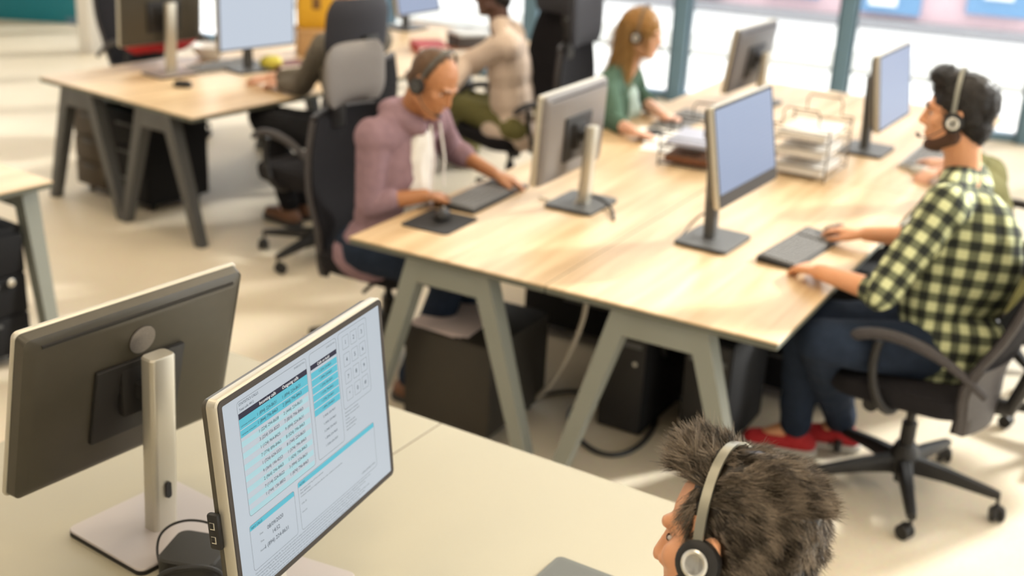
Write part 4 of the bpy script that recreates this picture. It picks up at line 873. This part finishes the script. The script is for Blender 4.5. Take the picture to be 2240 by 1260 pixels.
# wire letter tray with papers
def letter_tray(label, c, rz, tiers, w=.26, d=.34, paper=True, wire=None, gap=.075):
    wire = wire or mat('wire_bronze', (.16, .13, .095), .45, .4)
    r = thing('letter_tray', label, 'tray', c, rz)
    for sy in (-1, 1):
        m = MB(); h0, h1 = tiers * gap, tiers * gap + .075; y = sy * d / 2
        for sx in (-1, 1): m.tube([(sx * w / 2, y, .0), (sx * w / 2, y, h0)], .004, 8)
        m.tube([(-w / 2, y, h0), (-w * .3, y, h0), (-w * .3, y, h1 - .02), (-w * .25, y, h1), (w * .25, y, h1), (w * .3, y, h1 - .02), (w * .3, y, h0), (w / 2, y, h0)], .004, 8)
        m.build('end_frame', wire, r)
    for k in range(tiers):
        z = .012 + k * gap; t = MB()
        for zz in (z, z + .045): t.tube([(-w / 2, -d / 2, zz), (w / 2, -d / 2, zz), (w / 2, d / 2, zz), (-w / 2, d / 2, zz)], .0032, 6, closed=True)
        for q in range(9): x = -w / 2 + w * q / 8; t.tube([(x, -d / 2, z), (x, d / 2, z)], .0016, 5)
        t.build('tier', wire, r)
    return r
tp = at(1762, 372)
TRZ = ang(BU)
letter_tray('wire letter tray holding white papers, between the two blue-screened monitors', tp, TRZ, 3)
for k in range(3):
    for q in range(2):
        p = MB().box((0, 0, .012), (.215, .30, .022 if q == 0 else .004), bev=.002).build('paper_stack', PAPER)
        p.location = tp + UP * (.016 + .075 * k + (.0165 if q else 0)) + BU * (.008 * q); p.rotation_euler = (0, 0, TRZ + .04 * q)
        tag(p, ['white paper stack in the lowest tier of the wire letter tray', 'loose sheets on the stack in the lowest tier of the wire letter tray', 'white paper stack in the middle tier of the wire letter tray', 'loose sheets on the stack in the middle tier of the wire letter tray', 'white paper stack in the top tier of the wire letter tray', 'loose sheets on the stack in the top tier of the wire letter tray'][k * 2 + q], 'paper', 'papers in the wire letter tray')
tp2 = at(1520, 352)
letter_tray('dark letter tray beside the edge of the monitor with the pale blue screen', tp2, TRZ + .1, 2, .24, .32, wire=mat('wire_dark', (.06, .055, .05), .5))
for k, (lb, m_, hh) in enumerate((('brown folder in the lower tier of the dark letter tray', mat('brown_card', (.18, .07, .03), .7), .03), ('pale blue notebook in the upper tier of the dark letter tray', mat('pale_blue_card', (.45, .48, .62), .6), .02))):
    p = MB().box((0, 0, hh / 2), (.20, .28, hh), bev=.003).build('folder', m_); p.location = tp2 + UP * (.016 + .075 * k); p.rotation_euler = (0, 0, TRZ + .1); tag(p, lb, 'folder')
for k, (x, y, a) in enumerate(((1462, 318, .2), (1478, 300, -.3), (1452, 298, .5))):
    p = MB().box((0, 0, .0015), (.21, .297, .003)).build('paper_sheet', PAPER, smooth=0); p.location = at(x, y, .7305 + .0032 * k); p.rotation_euler = (0, 0, TRZ + a)
    tag(p, ['lowest white sheet lying beside the dark letter tray', 'topmost of the slanting white sheets near the blonde woman\'s mouse', 'white sheet turned across the others near the blonde woman\'s mouse'][k if k != 1 else 1], 'paper', 'loose white sheets on the oak desk')

# clutter beyond
def book(label, c, rz, d, m, group=None, name='book'):
    r = thing(name, label, 'book', c, rz, group)
    MB().box((0, 0, d[2] / 2), (d[0] - .006, d[1] - .008, d[2] - .006)).build('pages', PAPER, r, smooth=0)
    MB().box((0, 0, .0015), (d[0], d[1], .003)).box((0, 0, d[2] - .0015), (d[0], d[1], .003)).box((-d[0] / 2 + .0015, 0, d[2] / 2), (.003, d[1], d[2])).build('cover', m, r, smooth=0); return r
RED = mat('red_card', (.38, .02, .02), .6)
book('red book lying on the far oak desk, left of the beige shirt sleeve', at(940, 112, FZ), .3, (.20, .28, .05), RED)
def box_thing(name, label, cat, c, rz, d, m, lid=None):
    r = thing(name, label, cat, c, rz)
    MB().box((0, 0, d[2] * .45), (d[0], d[1], d[2] * .9), bev=.004).build('body', m, r); MB().box((0, 0, d[2] * .92), (d[0] + .008, d[1] + .008, d[2] * .16), bev=.004).build('lid', lid or m, r); return r
box_thing('storage_box', 'dark box with a pale top on the far oak desk by the beige sleeve', 'box', at(1028, 112, FZ), .5, (.24, .2, .13), mat('box_dark', (.06, .05, .05), .7), mat('box_pale', (.55, .58, .62), .6))
book('brown book lying in front of the dark box on the far oak desk', at(1008, 118, FZ), .4, (.18, .13, .04), mat('brown_card', (.18, .07, .03), .7))
PAPB = mat('tan_card', (.45, .27, .12), .8)
box_thing('storage_box', 'tan cardboard box below the yellow bag, behind the monitor with the bright pale screen', 'box', at(690, 118, FZ), .3, (.22, .2, .16), PAPB)
def carrier_bag(label, c, rz, m):
    r = thing('carrier_bag', label, 'bag', c, rz)
    MB().loft([[(x * k, y * k, z) for x, y in rrect(.22, .10, .02)] for z, k in ((0, .9), (.01, 1), (.12, 1.02), (.26, .97), (.262, .9))]).build('body', m, r)
    for sy in (-1, 1): MB().tube(bez((-.05, sy * .045, .255), (-.05, sy * .05, .36), (.05, sy * .05, .36), (.05, sy * .045, .255), 10), .005).build('handle', m, r)
    MB().box((.0, -.0515, .15), (.05, .003, .07), bev=.001).build('printed_patch', mat('brown_print', (.16, .08, .02), .7), r)
carrier_bag('yellow bag standing on the tan box behind the pale-screened monitor', at(690, 118, FZ) + UP * .163, .3, mat('yellow_plastic', (.62, .34, .015), .5))
lump('storage_bag', 'small yellow bag lying under the monitor with the bright pale screen', 'bag', at(592, 152, FZ), (.07, .05, .04), mat('lemon_plastic', (.55, .48, .06), .5), .2)
book('dark red notebook lying on the far oak desk beside the small yellow bag', at(632, 150, FZ), .7, (.2, .16, .035), mat('maroon_card', (.13, .04, .04), .6))
def bowl(label, c, R0, m):
    r = thing('bowl', label, 'bowl', c)
    MB().lathe([(.001, 0), (R0 * .5, 0), (R0 * .85, R0 * .35), (R0, R0 * .8), (R0 * .96, R0 * .8), (R0 * .8, R0 * .38), (R0 * .45, .008), (.001, .008)], 28).build('shell', m, r)
    MB().lathe([(R0 * .45, -.0), (R0 * .48, .004), (R0 * .5, .0)], 28).build('foot_ring', m, r)
bowl('white bowl on the far oak desk beside the pale-screened monitor', at(458, 128, FZ), .10, mat('white_ceramic', (.85, .85, .85), .3))
lump('jacket', 'red jacket heaped beyond the oak desk behind the tall silver monitor stand', 'jacket', at(352, 113, .74), (.24, .14, .07), mat('red_fleece', (.42, .015, .02), .9), ang(FV), wr=.02)
o_c = at(255, 128, 0)
c9 = chair('black swivel chair with a streaked grey back, left of the dark-backed monitor by the windows', (-2.36, 8.0), V((.80, -.6, 0)), None, recline=10, back_top=1.05)

bpy.data.scenes.remove(TMP)
